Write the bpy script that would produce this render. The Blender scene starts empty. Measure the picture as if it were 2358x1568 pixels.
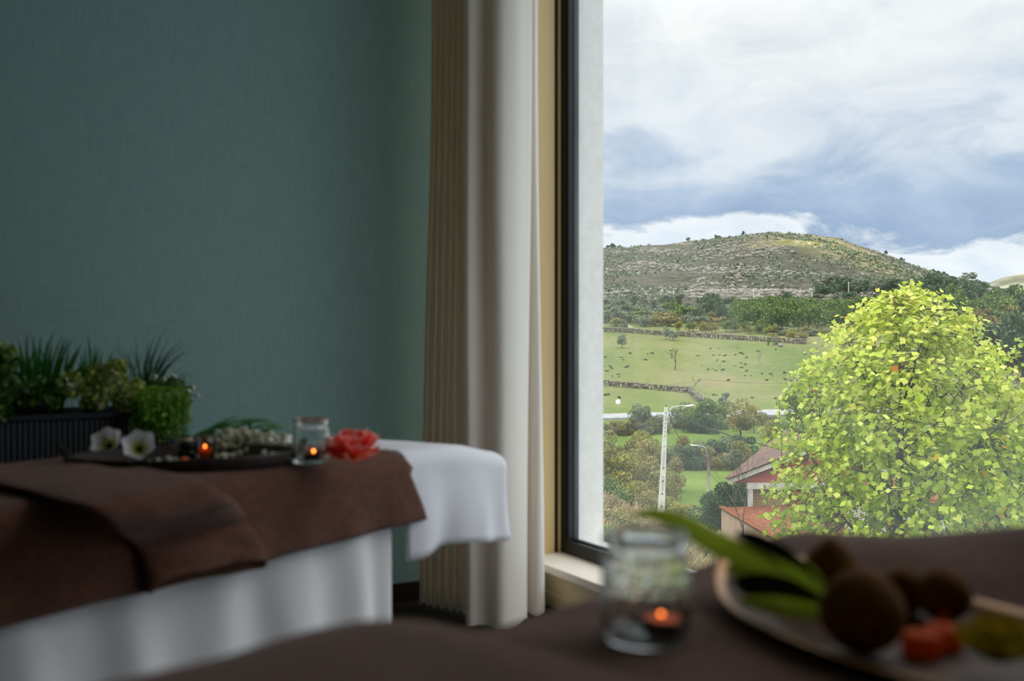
import bpy, math, random
import numpy as np
from mathutils import Vector, Matrix, noise as mn

# ------------------------------------------------------------------ camera, sky, sun, exposure
SC = bpy.context.scene
COL = SC.collection
H = 1.05            # eye height above the room's floor
F = 2292.5          # focal length in photo pixels (35 mm on 36 mm, 2358 px wide)
CX, CY = 1179.0, 784.0

cam_d = bpy.data.cameras.new('camera')
cam = bpy.data.objects.new('camera', cam_d)
COL.objects.link(cam)
cam.location = (0, 0, H)
cam.rotation_euler = (math.pi / 2, 0, 0)
cam_d.lens = 35
cam_d.sensor_width = 36
cam_d.clip_start = 0.05
cam_d.clip_end = 9000
cam_d.dof.use_dof = True
cam_d.dof.focus_distance = 26
cam_d.dof.aperture_fstop = 2.8
SC.camera = cam

SC.view_settings.view_transform = 'Standard'
SC.view_settings.look = 'None'
SC.view_settings.exposure = 0.0
SC.view_settings.gamma = 1.0
SC.view_settings.use_curve_mapping = False


def lin(r, g, b):
    def f(c):
        c /= 255.0
        return c / 12.92 if c <= 0.04045 else ((c + 0.055) / 1.055) ** 2.4
    return (f(r), f(g), f(b), 1.0)


def node(nt, kind, **kw):
    n = nt.nodes.new(kind)
    for k, v in kw.items():
        setattr(n, k, v)
    return n


def ramp(nt, stops, interp='LINEAR'):
    r = nt.nodes.new('ShaderNodeValToRGB')
    cr = r.color_ramp
    cr.interpolation = interp
    while len(cr.elements) < len(stops):
        cr.elements.new(0.5)
    for e, (p, c) in zip(cr.elements, stops):
        e.position = p
        e.color = c
    return r


SKY_GAIN = 1.17
w = bpy.data.worlds.new('cloudy_sky')
SC.world = w
w.use_nodes = True
nt = w.node_tree
nt.nodes.clear()
tc = node(nt, 'ShaderNodeTexCoord')
sep = node(nt, 'ShaderNodeSeparateXYZ')
nt.links.new(tc.outputs['Generated'], sep.inputs[0])
mp = node(nt, 'ShaderNodeMapping')
mp.inputs['Scale'].default_value = (1.0, 1.0, 2.3)
mp.inputs['Location'].default_value = (0.35, 0.1, 0.2)
nt.links.new(tc.outputs['Generated'], mp.inputs['Vector'])
n1 = node(nt, 'ShaderNodeTexNoise')
n1.inputs['Scale'].default_value = 3.6
n1.inputs['Detail'].default_value = 9
n1.inputs['Roughness'].default_value = 0.52
n1.inputs['Distortion'].default_value = 0.35
nt.links.new(mp.outputs[0], n1.inputs['Vector'])
n2 = node(nt, 'ShaderNodeTexNoise')
n2.inputs['Scale'].default_value = 9.0
n2.inputs['Detail'].default_value = 10
n2.inputs['Roughness'].default_value = 0.6
n2.inputs['Distortion'].default_value = 0.6
nt.links.new(mp.outputs[0], n2.inputs['Vector'])
# height in the sky, bent by the big noise so that the cloud base is ragged
m1 = node(nt, 'ShaderNodeMath', operation='MULTIPLY_ADD')
nt.links.new(n1.outputs['Fac'], m1.inputs[0])
m1.inputs[1].default_value = 0.20
nt.links.new(sep.outputs['Z'], m1.inputs[2])
m2 = node(nt, 'ShaderNodeMath', operation='MULTIPLY_ADD')
nt.links.new(n2.outputs['Fac'], m2.inputs[0])
m2.inputs[1].default_value = 0.11
nt.links.new(m1.outputs[0], m2.inputs[2])
sub = node(nt, 'ShaderNodeMath', operation='SUBTRACT')
nt.links.new(m2.outputs[0], sub.inputs[0])
sub.inputs[1].default_value = 0.155
sky = ramp(nt, [(0.00, lin(205, 220, 238)), (0.075, lin(226, 234, 243)), (0.098, lin(234, 238, 243)),
                (0.112, lin(150, 172, 203)), (0.150, lin(168, 187, 213)), (0.195, lin(213, 220, 230)),
                (0.26, lin(228, 230, 234)), (0.34, lin(238, 238, 239)), (0.55, lin(241, 241, 242)),
                (1.0, lin(243, 243, 244))])
nt.links.new(sub.outputs[0], sky.inputs['Fac'])
# wisps
wr = ramp(nt, [(0.40, (0.93, 0.95, 0.97, 1)), (0.62, (1.05, 1.05, 1.04, 1))])
nt.links.new(n2.outputs['Fac'], wr.inputs['Fac'])
mul = node(nt, 'ShaderNodeMix', data_type='RGBA', blend_type='MULTIPLY')
mul.inputs['Factor'].default_value = 1.0
nt.links.new(sky.outputs['Color'], mul.inputs['A'])
nt.links.new(wr.outputs['Color'], mul.inputs['B'])
# an overcast sky is a few times brighter overhead than low down
mr = node(nt, 'ShaderNodeMapRange')
mr.inputs['From Min'].default_value = 0.30
mr.inputs['From Max'].default_value = 1.0
mr.inputs['To Min'].default_value = 1.0
mr.inputs['To Max'].default_value = 4.2
nt.links.new(sep.outputs['Z'], mr.inputs['Value'])
bg = node(nt, 'ShaderNodeBackground')
nt.links.new(mul.outputs['Result'], bg.inputs['Color'])
ms = node(nt, 'ShaderNodeMath', operation='MULTIPLY')
nt.links.new(mr.outputs[0], ms.inputs[0])
ms.inputs[1].default_value = SKY_GAIN
nt.links.new(ms.outputs[0], bg.inputs['Strength'])
wo = node(nt, 'ShaderNodeOutputWorld')
nt.links.new(bg.outputs[0], wo.inputs['Surface'])

sun_d = bpy.data.lights.new('sun', 'SUN')
sun = bpy.data.objects.new('sun', sun_d)
COL.objects.link(sun)
sun_d.energy = 1.3
sun_d.angle = math.radians(14)
sun_d.color = (1.0, 0.95, 0.86)
sun.rotation_euler = Vector((-0.55, -0.45, 0.72)).to_track_quat('Z', 'Y').to_euler()

# ------------------------------------------------------------------ helpers


def at(px, py, d):
    """photo pixel + distance along the view axis -> point"""
    return Vector(((px - CX) / F * d, d, H - (py - CY) / F * d))


def xat(px, d):
    return (px - CX) / F * d


def mesh_np(name, V, Fc, mat=None, smooth=False, attr=None, pattr=None):
    me = bpy.data.meshes.new(name)
    if isinstance(Fc, np.ndarray):
        V = np.asarray(V, dtype=np.float32).reshape(-1, 3)
        n, k = Fc.shape
        me.vertices.add(len(V))
        me.vertices.foreach_set('co', V.ravel())
        me.loops.add(n * k)
        me.polygons.add(n)
        me.loops.foreach_set('vertex_index', Fc.astype(np.int32).ravel())
        me.polygons.foreach_set('loop_start', np.arange(0, n * k, k, dtype=np.int32))
        me.update(calc_edges=True)
    else:
        me.from_pydata([tuple(v) for v in V], [], Fc)
        me.update()
    if smooth:
        me.polygons.foreach_set('use_smooth', [True] * len(me.polygons))
    if attr is not None:
        a = me.attributes.new('tint', 'FLOAT', 'FACE')
        a.data.foreach_set('value', np.asarray(attr, dtype=np.float32))
    if pattr is not None:
        a = me.attributes.new('len', 'FLOAT', 'POINT')
        a.data.foreach_set('value', np.asarray(pattr, dtype=np.float32))
    if mat:
        me.materials.append(mat)
    return me


class MB:
    """collects simple solids, then becomes ONE mesh"""

    def __init__(s):
        s.V = []
        s.F = []

    def add(s, V, Fc):
        o = len(s.V)
        s.V += [tuple(v) for v in V]
        s.F += [tuple(i + o for i in f) for f in Fc]
        return s

    def hexa(s, p):
        """8 corners: bottom ring 0-3, top ring 4-7"""
        return s.add(p, [(3, 2, 1, 0), (4, 5, 6, 7), (0, 1, 5, 4), (1, 2, 6, 5), (2, 3, 7, 6), (3, 0, 4, 7)])

    def box(s, x0, x1, y0, y1, z0, z1):
        return s.hexa([(x0, y0, z0), (x1, y0, z0), (x1, y1, z0), (x0, y1, z0),
                       (x0, y0, z1), (x1, y0, z1), (x1, y1, z1), (x0, y1, z1)])

    def lbox(s, a0, a1, b0, b1, z0, z1):
        """box in the room's own axes"""
        return s.hexa([L(a0, b0, z0), L(a1, b0, z0), L(a1, b1, z0), L(a0, b1, z0),
                       L(a0, b0, z1), L(a1, b0, z1), L(a1, b1, z1), L(a0, b1, z1)])

    def tube(s, pts, rad, seg=6, cap=True):
        pts = [Vector(p) for p in pts]
        n = len(pts)
        if not hasattr(rad, '__len__'):
            rad = [rad] * n
        V, Fc = [], []
        up = Vector((0.13, 0.21, 0.97))
        for i, p in enumerate(pts):
            t = (pts[min(i + 1, n - 1)] - pts[max(i - 1, 0)]).normalized()
            a = t.cross(up)
            if a.length < 1e-3:
                a = t.cross(Vector((1, 0, 0)))
            a.normalize()
            b = t.cross(a)
            for k in range(seg):
                an = 2 * math.pi * k / seg
                V.append(p + a * (math.cos(an) * rad[i]) + b * (math.sin(an) * rad[i]))
        for i in range(n - 1):
            for k in range(seg):
                k2 = (k + 1) % seg
                Fc.append((i * seg + k, i * seg + k2, (i + 1) * seg + k2, (i + 1) * seg + k))
        if cap:
            Fc.append(tuple(range(seg)))
            Fc.append(tuple(range((n - 1) * seg + seg - 1, (n - 1) * seg - 1, -1)))
        return s.add(V, Fc)

    def lathe(s, prof, c=(0, 0, 0), seg=32, sx=1.0, sy=1.0, rfun=None):
        V, Fc = [], []
        m = len(prof)
        for i, (r, z) in enumerate(prof):
            for k in range(seg):
                an = 2 * math.pi * k / seg
                rr = r + (rfun(an, z, i) if rfun else 0)
                V.append((c[0] + rr * sx * math.cos(an), c[1] + rr * sy * math.sin(an), c[2] + z))
        for i in range(m - 1):
            for k in range(seg):
                k2 = (k + 1) % seg
                Fc.append((i * seg + k, i * seg + k2, (i + 1) * seg + k2, (i + 1) * seg + k))
        if prof[0][0] > 1e-5:
            Fc.append(tuple(range(seg - 1, -1, -1)))
        if prof[-1][0] > 1e-5:
            Fc.append(tuple(range((m - 1) * seg, m * seg)))
        return s.add(V, Fc)

    def ball(s, c, r, seg=12, rings=8, sx=1, sy=1, sz=1, nz=0.0, ns=1.0, seed=0):
        V, Fc = [], []
        for i in range(rings + 1):
            th = math.pi * i / rings
            for k in range(seg):
                ph = 2 * math.pi * k / seg
                d = Vector((math.sin(th) * math.cos(ph), math.sin(th) * math.sin(ph), -math.cos(th)))
                q = 1.0
                if nz:
                    q += nz * mn.noise(d * ns + Vector((seed * 3.1, seed * 1.7, seed)))
                V.append((c[0] + d.x * r * sx * q, c[1] + d.y * r * sy * q, c[2] + d.z * r * sz * q))
        for i in range(rings):
            for k in range(seg):
                k2 = (k + 1) % seg
                Fc.append((i * seg + k, i * seg + k2, (i + 1) * seg + k2, (i + 1) * seg + k))
        return s.add(V, Fc)

    def mesh(s, name, mat=None, smooth=False):
        return mesh_np(name, s.V, s.F, mat, smooth)


def origin_of(o):
    v = Vector((0, 0, 0))
    while o is not None:
        v += o.location
        o = o.parent
    return v


def obj(name, me, parent=None, loc=(0, 0, 0), rot=(0, 0, 0), scale=(1, 1, 1), world=True):
    """links a mesh; a child's vertices given in world space are moved into its thing's space"""
    o = bpy.data.objects.new(name, me)
    COL.objects.link(o)
    o.location = loc
    o.rotation_euler = rot
    o.scale = scale
    if parent is not None:
        if world:
            me.transform(Matrix.Translation(-origin_of(parent)))
        o.parent = parent
    return o


def recentre(o):
    """puts a single-mesh thing's origin at the foot of its mesh"""
    me = o.data
    co = np.empty(len(me.vertices) * 3, dtype=np.float32)
    me.vertices.foreach_get('co', co)
    co = co.reshape(-1, 3)
    c = Vector(((co[:, 0].min() + co[:, 0].max()) / 2, (co[:, 1].min() + co[:, 1].max()) / 2, co[:, 2].min()))
    me.transform(Matrix.Translation(-c))
    o.location = o.location + c
    return o


def tag(o, label=None, cat=None, group=None, kind=None):
    if label:
        o['label'] = label
    if cat:
        o['category'] = cat
    if group:
        o['group'] = group
    if kind:
        o['kind'] = kind
    return o


def thing(name, label, cat, loc=(0, 0, 0), group=None, rotz=0.0, kind=None):
    o = bpy.data.objects.new(name, None)
    o.empty_display_size = 0.05
    COL.objects.link(o)
    o.location = loc
    o.rotation_euler = (0, 0, rotz)
    return tag(o, label, cat, group, kind)


def dup(root, loc, rotz=0.0, scale=(1, 1, 1), label=None, group=None):
    r = root.copy()
    COL.objects.link(r)
    r.location = loc
    r.rotation_euler = (0, 0, rotz)
    r.scale = scale
    if label:
        r['label'] = label
    if group:
        r['group'] = group
    for ch in list(root.children):
        c = ch.copy()
        COL.objects.link(c)
        c.parent = r
        for g in ch.children:
            d = g.copy()
            COL.objects.link(d)
            d.parent = c
    return r


def struct(name, me, parent=None, label=None, cat=None):
    o = obj(name, me, parent)
    o['kind'] = 'structure'
    if label:
        o['label'] = label
    if cat:
        o['category'] = cat
    return o


# ------------------------------------------------------------------ materials


def pmat(name, col, rough=0.6, col2=None, nscale=20.0, detail=5.0, stretch=None, bump=0.0, bscale=200.0,
         bdist=0.002, sheen=0.0, sheen_col=None, metallic=0.0, spec=None, trans=0.0, contrast=(0.35, 0.65),
         tint=None, length=None, emit=None, coat=0.0, tcol=None):
    m = bpy.data.materials.new(name)
    m.use_nodes = True
    t = m.node_tree
    t.nodes.clear()
    out = node(t, 'ShaderNodeOutputMaterial')
    p = node(t, 'ShaderNodeBsdfPrincipled')
    p.inputs['Roughness'].default_value = rough
    p.inputs['Metallic'].default_value = metallic
    p.inputs['Base Color'].default_value = col
    if spec is not None:
        p.inputs['Specular IOR Level'].default_value = spec
    if coat:
        p.inputs['Coat Weight'].default_value = coat
    if sheen:
        p.inputs['Sheen Weight'].default_value = sheen
        p.inputs['Sheen Roughness'].default_value = 0.5
        if sheen_col:
            p.inputs['Sheen Tint'].default_value = sheen_col
    csock = None
    if tint:
        a = node(t, 'ShaderNodeAttribute', attribute_name='tint')
        r = ramp(t, tint)
        t.links.new(a.outputs['Fac'], r.inputs['Fac'])
        csock = r.outputs['Color']
    elif length:
        a = node(t, 'ShaderNodeAttribute', attribute_name='len')
        r = ramp(t, length)
        t.links.new(a.outputs['Fac'], r.inputs['Fac'])
        csock = r.outputs['Color']
    elif col2 is not None:
        co = node(t, 'ShaderNodeTexCoord')
        mp = node(t, 'ShaderNodeMapping')
        if stretch:
            mp.inputs['Scale'].default_value = stretch
        t.links.new(co.outputs['Object'], mp.inputs['Vector'])
        nz = node(t, 'ShaderNodeTexNoise')
        nz.inputs['Scale'].default_value = nscale
        nz.inputs['Detail'].default_value = detail
        t.links.new(mp.outputs[0], nz.inputs['Vector'])
        r = ramp(t, [(contrast[0], col), (contrast[1], col2)])
        t.links.new(nz.outputs['Fac'], r.inputs['Fac'])
        csock = r.outputs['Color']
    if csock:
        t.links.new(csock, p.inputs['Base Color'])
    if bump:
        co = node(t, 'ShaderNodeTexCoord')
        nz = node(t, 'ShaderNodeTexNoise')
        nz.inputs['Scale'].default_value = bscale
        nz.inputs['Detail'].default_value = 4
        t.links.new(co.outputs['Object'], nz.inputs['Vector'])
        b = node(t, 'ShaderNodeBump')
        b.inputs['Strength'].default_value = bump
        b.inputs['Distance'].default_value = bdist
        t.links.new(nz.outputs['Fac'], b.inputs['Height'])
        t.links.new(b.outputs[0], p.inputs['Normal'])
    if emit:
        p.inputs['Emission Color'].default_value = emit[0]
        p.inputs['Emission Strength'].default_value = emit[1]
    if trans:
        tr = node(t, 'ShaderNodeBsdfTranslucent')
        if tcol:
            tr.inputs['Color'].default_value = tcol
        elif csock:
            t.links.new(csock, tr.inputs['Color'])
        else:
            tr.inputs['Color'].default_value = col
        mx = node(t, 'ShaderNodeMixShader')
        mx.inputs[0].default_value = trans
        t.links.new(p.outputs[0], mx.inputs[1])
        t.links.new(tr.outputs[0], mx.inputs[2])
        t.links.new(mx.outputs[0], out.inputs['Surface'])
    else:
        t.links.new(p.outputs[0], out.inputs['Surface'])
    return m


def leafmat(name, stops, trans=0.3, rough=0.55, spec=0.35):
    return pmat(name, (0.1, 0.2, 0.05, 1), rough=rough, spec=spec, tint=stops, trans=trans)


def wallpaper():
    m = pmat('teal_textile_wallpaper', lin(88, 116, 112), rough=0.85, spec=0.2)
    t = m.node_tree
    p = [n for n in t.nodes if n.type == 'BSDF_PRINCIPLED'][0]
    co = node(t, 'ShaderNodeTexCoord')
    cols = []
    # the object's axes: a along the wall (x), z up
    for sc, sv in (((260, 260, 9), 1.0), ((12, 12, 420), 1.0), ((1.2, 1.2, 1.0), 3.0)):
        mp = node(t, 'ShaderNodeMapping')
        mp.inputs['Scale'].default_value = sc
        t.links.new(co.outputs['Object'], mp.inputs['Vector'])
        nz = node(t, 'ShaderNodeTexNoise')
        nz.inputs['Scale'].default_value = sv
        nz.inputs['Detail'].default_value = 3
        t.links.new(mp.outputs[0], nz.inputs['Vector'])
        cols.append(nz.outputs['Fac'])
    ad = node(t, 'ShaderNodeMath', operation='ADD')
    t.links.new(cols[0], ad.inputs[0])
    t.links.new(cols[1], ad.inputs[1])
    hf = node(t, 'ShaderNodeMath', operation='MULTIPLY')
    hf.inputs[1].default_value = 0.5
    t.links.new(ad.outputs[0], hf.inputs[0])
    r = ramp(t, [(0.30, lin(142, 177, 172)), (0.52, lin(161, 196, 190)), (0.72, lin(177, 209, 203))])
    t.links.new(hf.outputs[0], r.inputs['Fac'])
    t.links.new(r.outputs['Color'], p.inputs['Base Color'])
    b = node(t, 'ShaderNodeBump')
    b.inputs['Strength'].default_value = 0.25
    b.inputs['Distance'].default_value = 0.0008
    t.links.new(hf.outputs[0], b.inputs['Height'])
    t.links.new(b.outputs[0], p.inputs['Normal'])
    return m


def pane_glass():
    """clear pane with a faint, uneven film of dust"""
    m = bpy.data.materials.new('window_glass')
    m.use_nodes = True
    t = m.node_tree
    t.nodes.clear()
    out = node(t, 'ShaderNodeOutputMaterial')
    tr = node(t, 'ShaderNodeBsdfTransparent')
    tr.inputs['Color'].default_value = (0.975, 0.985, 0.98, 1)
    gl = node(t, 'ShaderNodeBsdfGlossy')
    gl.inputs['Roughness'].default_value = 0.0
    fr = node(t, 'ShaderNodeLayerWeight')
    fr.inputs['Blend'].default_value = 0.5
    pw = node(t, 'ShaderNodeMath', operation='POWER')
    t.links.new(fr.outputs['Facing'], pw.inputs[0])
    pw.inputs[1].default_value = 5.0
    mx = node(t, 'ShaderNodeMixShader')
    fm = node(t, 'ShaderNodeMath', operation='MULTIPLY_ADD')
    fm.inputs[1].default_value = 0.7
    fm.inputs[2].default_value = 0.025
    t.links.new(pw.outputs[0], fm.inputs[0])
    t.links.new(fm.outputs[0], mx.inputs[0])
    t.links.new(tr.outputs[0], mx.inputs[1])
    t.links.new(gl.outputs[0], mx.inputs[2])
    film = node(t, 'ShaderNodeBsdfTranslucent')
    film.inputs['Color'].default_value = (0.9, 0.93, 0.95, 1)
    co = node(t, 'ShaderNodeTexCoord')
    nz = node(t, 'ShaderNodeTexNoise')
    nz.inputs['Scale'].default_value = 1.3
    nz.inputs['Detail'].default_value = 3
    t.links.new(co.outputs['Object'], nz.inputs['Vector'])
    r = ramp(t, [(0.36, (0.012, 0.012, 0.012, 1)), (0.66, (0.06, 0.06, 0.06, 1))])
    t.links.new(nz.outputs['Fac'], r.inputs['Fac'])
    m2 = node(t, 'ShaderNodeMixShader')
    t.links.new(r.outputs['Color'], m2.inputs[0])
    t.links.new(mx.outputs[0], m2.inputs[1])
    t.links.new(film.outputs[0], m2.inputs[2])
    t.links.new(m2.outputs[0], out.inputs['Surface'])
    return m


def jar_glass():
    m = bpy.data.materials.new('jar_glass')
    m.use_nodes = True
    t = m.node_tree
    t.nodes.clear()
    out = node(t, 'ShaderNodeOutputMaterial')
    g = node(t, 'ShaderNodeBsdfGlass')
    g.inputs['IOR'].default_value = 1.42
    g.inputs['Roughness'].default_value = 0.02
    g.inputs['Color'].default_value = (0.97, 0.985, 0.98, 1)
    t.links.new(g.outputs[0], out.inputs['Surface'])
    return m


M = {}
M['wallpaper'] = wallpaper()
M['cream'] = pmat('cream_paint', lin(222, 205, 168), rough=0.7, bump=0.05, bscale=300)
M['ceiling'] = pmat('ceiling_white', lin(214, 211, 205), rough=0.9)
M['wall_light'] = pmat('plain_wall', lin(112, 106, 98), rough=0.85)
M['floor'] = pmat('dark_oak_floor', lin(64, 50, 40), rough=0.45, col2=lin(40, 30, 24), nscale=6, stretch=(1, 12, 1))
M['base'] = pmat('dark_baseboard', lin(38, 32, 28), rough=0.5)
M['stucco'] = pmat('white_stucco', lin(244, 243, 238), rough=0.95, bump=0.6, bscale=220, bdist=0.004,
                   col2=lin(234, 233, 228), nscale=30)
M['sill'] = pmat('sill_stone', lin(246, 238, 224), rough=0.5)
M['frame'] = pmat('black_aluminium', lin(40, 44, 48), rough=0.42, metallic=0.3)
M['gasket'] = pmat('black_rubber', lin(14, 14, 14), rough=0.7)
M['jamb'] = pmat('beige_jamb', lin(240, 208, 150), rough=0.55)
M['pane'] = pane_glass()
M['jar'] = jar_glass()
M['curtain'] = pmat('cream_curtain', lin(250, 246, 238), rough=0.85, trans=0.18, tcol=lin(236, 190, 112), bump=0.12, bscale=600, bdist=0.0006,
                    sheen=0.15)
M['brown'] = pmat('brown_terry', lin(110, 68, 50), rough=0.95, col2=lin(90, 54, 39), nscale=55, bump=0.9, bscale=420,
                  bdist=0.004, sheen=0.35, sheen_col=(0.85, 0.75, 0.72, 1), spec=0.1)
M['brown_near'] = pmat('taupe_terry', lin(122, 77, 59), rough=0.95, col2=lin(102, 62, 47), nscale=55, bump=0.9, bscale=420,
                       bdist=0.004, sheen=0.55, sheen_col=(0.9, 0.84, 0.82, 1), spec=0.1)
M['white_terry'] = pmat('white_terry', lin(246, 246, 254), rough=0.95, bump=0.8, bscale=420, bdist=0.003, sheen=0.3,
                        spec=0.1)
M['linen'] = pmat('white_linen', lin(246, 246, 248), rough=0.9, bump=0.3, bscale=500, bdist=0.001, trans=0.1)
M['upholstery'] = pmat('table_upholstery', lin(205, 198, 188), rough=0.6)
M['darkwood'] = pmat('dark_wood', lin(58, 44, 36), rough=0.5, col2=lin(34, 26, 22), nscale=18, stretch=(1, 6, 6))
M['blackmetal'] = pmat('black_metal', lin(20, 20, 20), rough=0.4, metallic=0.6)
M['planter'] = pmat('anthracite_planter', lin(46, 50, 55), rough=0.5)
M['soil'] = pmat('soil', lin(30, 24, 18), rough=1)

# ------------------------------------------------------------------ the room (its own axes: a towards the window, b along it)
E1 = Vector((0.8695, 0.4939, 0))
E2 = Vector((-0.4939, 0.8695, 0))
CORNER = Vector((-0.013, 4.253, 0))


def L(a, b, z=0.0):
    p = CORNER + E1 * a + E2 * b
    return Vector((p.x, p.y, z))


RA, RB, RH = -5.2, -6.6, 3.3
BJ = -0.15           # far jamb of the window opening
BW = -3.5            # near end of the window band
ZS = 0.16            # sill height
ZT = 3.15            # head of the window


def room_obj(name, mb, mat, label, cat):
    """a wall whose object axes run along the room"""
    me = mb.mesh(name, mat)
    o = bpy.data.objects.new(name, me)
    COL.objects.link(o)
    ang = math.atan2(E1.y, E1.x)
    R = Matrix.Translation(CORNER) @ Matrix.Rotation(ang, 4, 'Z')
    me.transform(R.inverted())
    o.matrix_world = R
    return tag(o, label, cat, kind='structure')


room_obj('floor', MB().lbox(RA - .25, 0.0, RB - .25, 0.25, -0.12, 0.0), M['floor'],
         'dark wooden floor of the treatment room', 'floor')
room_obj('ceiling', MB().lbox(RA - .25, 0.36, RB - .25, 0.25, RH, RH + 0.15), M['ceiling'],
         'plain white ceiling of the room', 'ceiling')
room_obj('wall_back', MB().lbox(RA - .25, 0.0, 0.0, 0.25, 0, RH), M['wallpaper'],
         'teal textile-papered wall behind the far table', 'wall')
room_obj('wall_left', MB().lbox(RA - .25, RA, RB - .25, 0.0, 0, RH), M['wall_light'],
         'plain light wall opposite the window', 'wall')
room_obj('wall_front', MB().lbox(RA, 0.0, RB - .25, RB, 0, RH), M['wall_light'],
         'plain light wall at the near end of the room', 'wall')
inner = MB()
inner.lbox(0.0, 0.20, BJ, 0.25, 0, RH)              # pier by the corner
inner.lbox(0.0, 0.20, BW, BJ, 0, ZS - 0.03)         # under the sill
inner.lbox(0.0, 0.20, BW, BJ, ZT, RH)               # lintel
inner.lbox(0.0, 0.20, RB - .25, BW, 0, RH)
room_obj('wall_right', inner, M['cream'], 'cream window wall with a low sill', 'wall')
outer = MB()
outer.lbox(0.20, 0.36, BJ - 0.035, 3.0, -6.5, RH + 1.2)
outer.lbox(0.20, 0.36, BW, BJ - 0.035, -6.5, ZS - 0.05)
outer.lbox(0.20, 0.36, BW, BJ - 0.035, ZT + .02, RH + 1.2)
outer.lbox(0.20, 0.36, RB - .25, BW, -6.5, RH + 1.2)
outer.lbox(0.22, 0.52, BW, BJ + 0.3, ZS - 0.14, ZS - 0.03)    # outside ledge
room_obj('wall_facade', outer, M['stucco'], 'white rendered outside wall and reveal of the window', 'wall')
room_obj('baseboard_back', MB().lbox(RA, -0.001, -0.014, 0.0, 0, 0.075), M['base'],
         'dark baseboard under the teal wall', 'baseboard')
room_obj('baseboard_right', MB().lbox(-0.012, 0.0, BW, 0.0, 0, 0.05), M['cream'],
         'cream baseboard under the window sill', 'baseboard')
room_obj('trim_1', MB().lbox(-0.02, 0.20, BW, BJ, ZS - 0.03, ZS), M['sill'],
         'pale window sill along the glass', 'window sill')

# window_1: frame members, gaskets, panes
win = thing('window_1', 'tall black aluminium window looking out on the valley', 'window', L(0.2, -1.5, ZS), kind='structure')
FA0, FA1 = 0.163, 0.225
fw = 0.05


def win_part(name, mb, mat):
    return obj(name, mb.mesh(name, M[mat]), win)


MULL = []
win_part('frame_jamb', MB().lbox(FA0, FA1, BJ - fw, BJ, ZS, ZT), 'frame')
win_part('frame_jamb', MB().lbox(FA0, FA1, BW, BW + fw, ZS, ZT), 'frame')
win_part('frame_rail', MB().lbox(FA0, FA1, BW + fw, BJ - fw, ZS, ZS + 0.055), 'frame')
win_part('frame_rail', MB().lbox(FA0, FA1, BW + fw, BJ - fw, ZT - 0.055, ZT), 'frame')
for bm_ in MULL:
    win_part('mullion', MB().lbox(FA0, FA1, bm_ - .03, bm_ + .03, ZS + .055, ZT - .055), 'frame')
edges = [BJ - fw] + MULL + [BW + fw]
for i in range(len(MULL) + 1):
    b1 = edges[i] - (0 if i == 0 else 0.03)
    b0 = edges[i + 1] + (0 if i == len(MULL) else 0.03)
    win_part('pane', MB().lbox(0.198, 0.204, b0, b1, ZS + 0.055, ZT - 0.055), 'pane')
    g = MB()
    g.lbox(0.188, 0.198, b1 - 0.007, b1, ZS + .055, ZT - .055)
    g.lbox(0.188, 0.198, b0, b0 + 0.007, ZS + .055, ZT - .055)
    g.lbox(0.188, 0.198, b0 + .007, b1 - .007, ZS + .055, ZS + .061)
    win_part('gasket', g, 'gasket')
win_part('glazing_bead', MB().lbox(0.166, 0.186, BJ - fw - 0.012, BJ - fw, ZS + .055, ZT - .055), 'frame')
# beige jamb lining with a black blind channel
win_part('jamb_lining', MB().lbox(0.0, 0.128, BJ - 0.012, BJ, ZS, ZT), 'jamb')
win_part('blind_channel', MB().lbox(0.128, 0.147, BJ - 0.008, BJ, ZS, ZT), 'gasket')
win_part('jamb_trim', MB().lbox(0.147, 0.160, BJ - 0.012, BJ, ZS, ZT), 'jamb')

# ------------------------------------------------------------------ curtain


def catmull(P, m):
    out = []
    n = len(P)
    for i in range(n - 1):
        p0, p1, p2, p3 = P[max(i - 1, 0)], P[i], P[i + 1], P[min(i + 2, n - 1)]
        for k in range(m):
            t = k / m
            out.append(tuple(0.5 * ((2 * b) + (c - a) * t + (2 * a - 5 * b + 4 * c - d) * t * t +
                                    (-a + 3 * b - 3 * c + d) * t ** 3) for a, b, c, d in zip(p0, p1, p2, p3)))
    out.append(tuple(P[-1]))
    return out


# (photo x at the hem, photo x near the top, distance)
CP = []
for k in range(13):                      # the narrow pleats pushed against the teal wall
    f = k / 12
    CP.append((966 + 106 * f, 994 + 80 * f, 3.93 - 0.12 * f + (0.028 if k % 2 else -0.022)))
CP += [(1096, 1092, 3.80), (1084, 1084, 3.71), (1073, 1068, 3.655), (1081, 1076, 3.62), (1104, 1100, 3.63), (1127, 1122, 3.632),
       (1139, 1133, 3.602), (1160, 1158, 3.597), (1184, 1190, 3.63), (1204, 1212, 3.68), (1213, 1225, 3.72),
       (1204, 1216, 3.77), (1192, 1204, 3.82), (1203, 1212, 3.845), (1226, 1224, 3.785), (1243, 1233, 3.78), (1252, 1238, 3.81),
       (1250, 1237, 3.90), (1232, 1224, 3.98)]
cp = catmull(CP, 7)
rows = 30
V, Fc = [], []
z0, z1 = 0.012, 3.26
for j in range(rows + 1):
    z = z0 + (z1 - z0) * (j / rows)
    f = min(z / 2.31, 1.2)
    f2 = f * f * (3 - 2 * f) if f < 1 else 1 + (f - 1) * 0.2
    for i, (pb, pt, d) in enumerate(cp):
        px = pb + (pt - pb) * f2
        sway = 0.012 * mn.noise(Vector((i * 0.06, z * 0.9, 3.0))) * (1 - 0.5 * f)
        V.append((xat(px, d) + sway * 0.6, d + sway, z + (0.012 * mn.noise(Vector((i * 0.08, 0, 8))) if j == 0 else 0)))
nc = len(cp)
for j in range(rows):
    for i in range(nc - 1):
        Fc.append((j * nc + i, j * nc + i + 1, (j + 1) * nc + i + 1, (j + 1) * nc + i))
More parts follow.
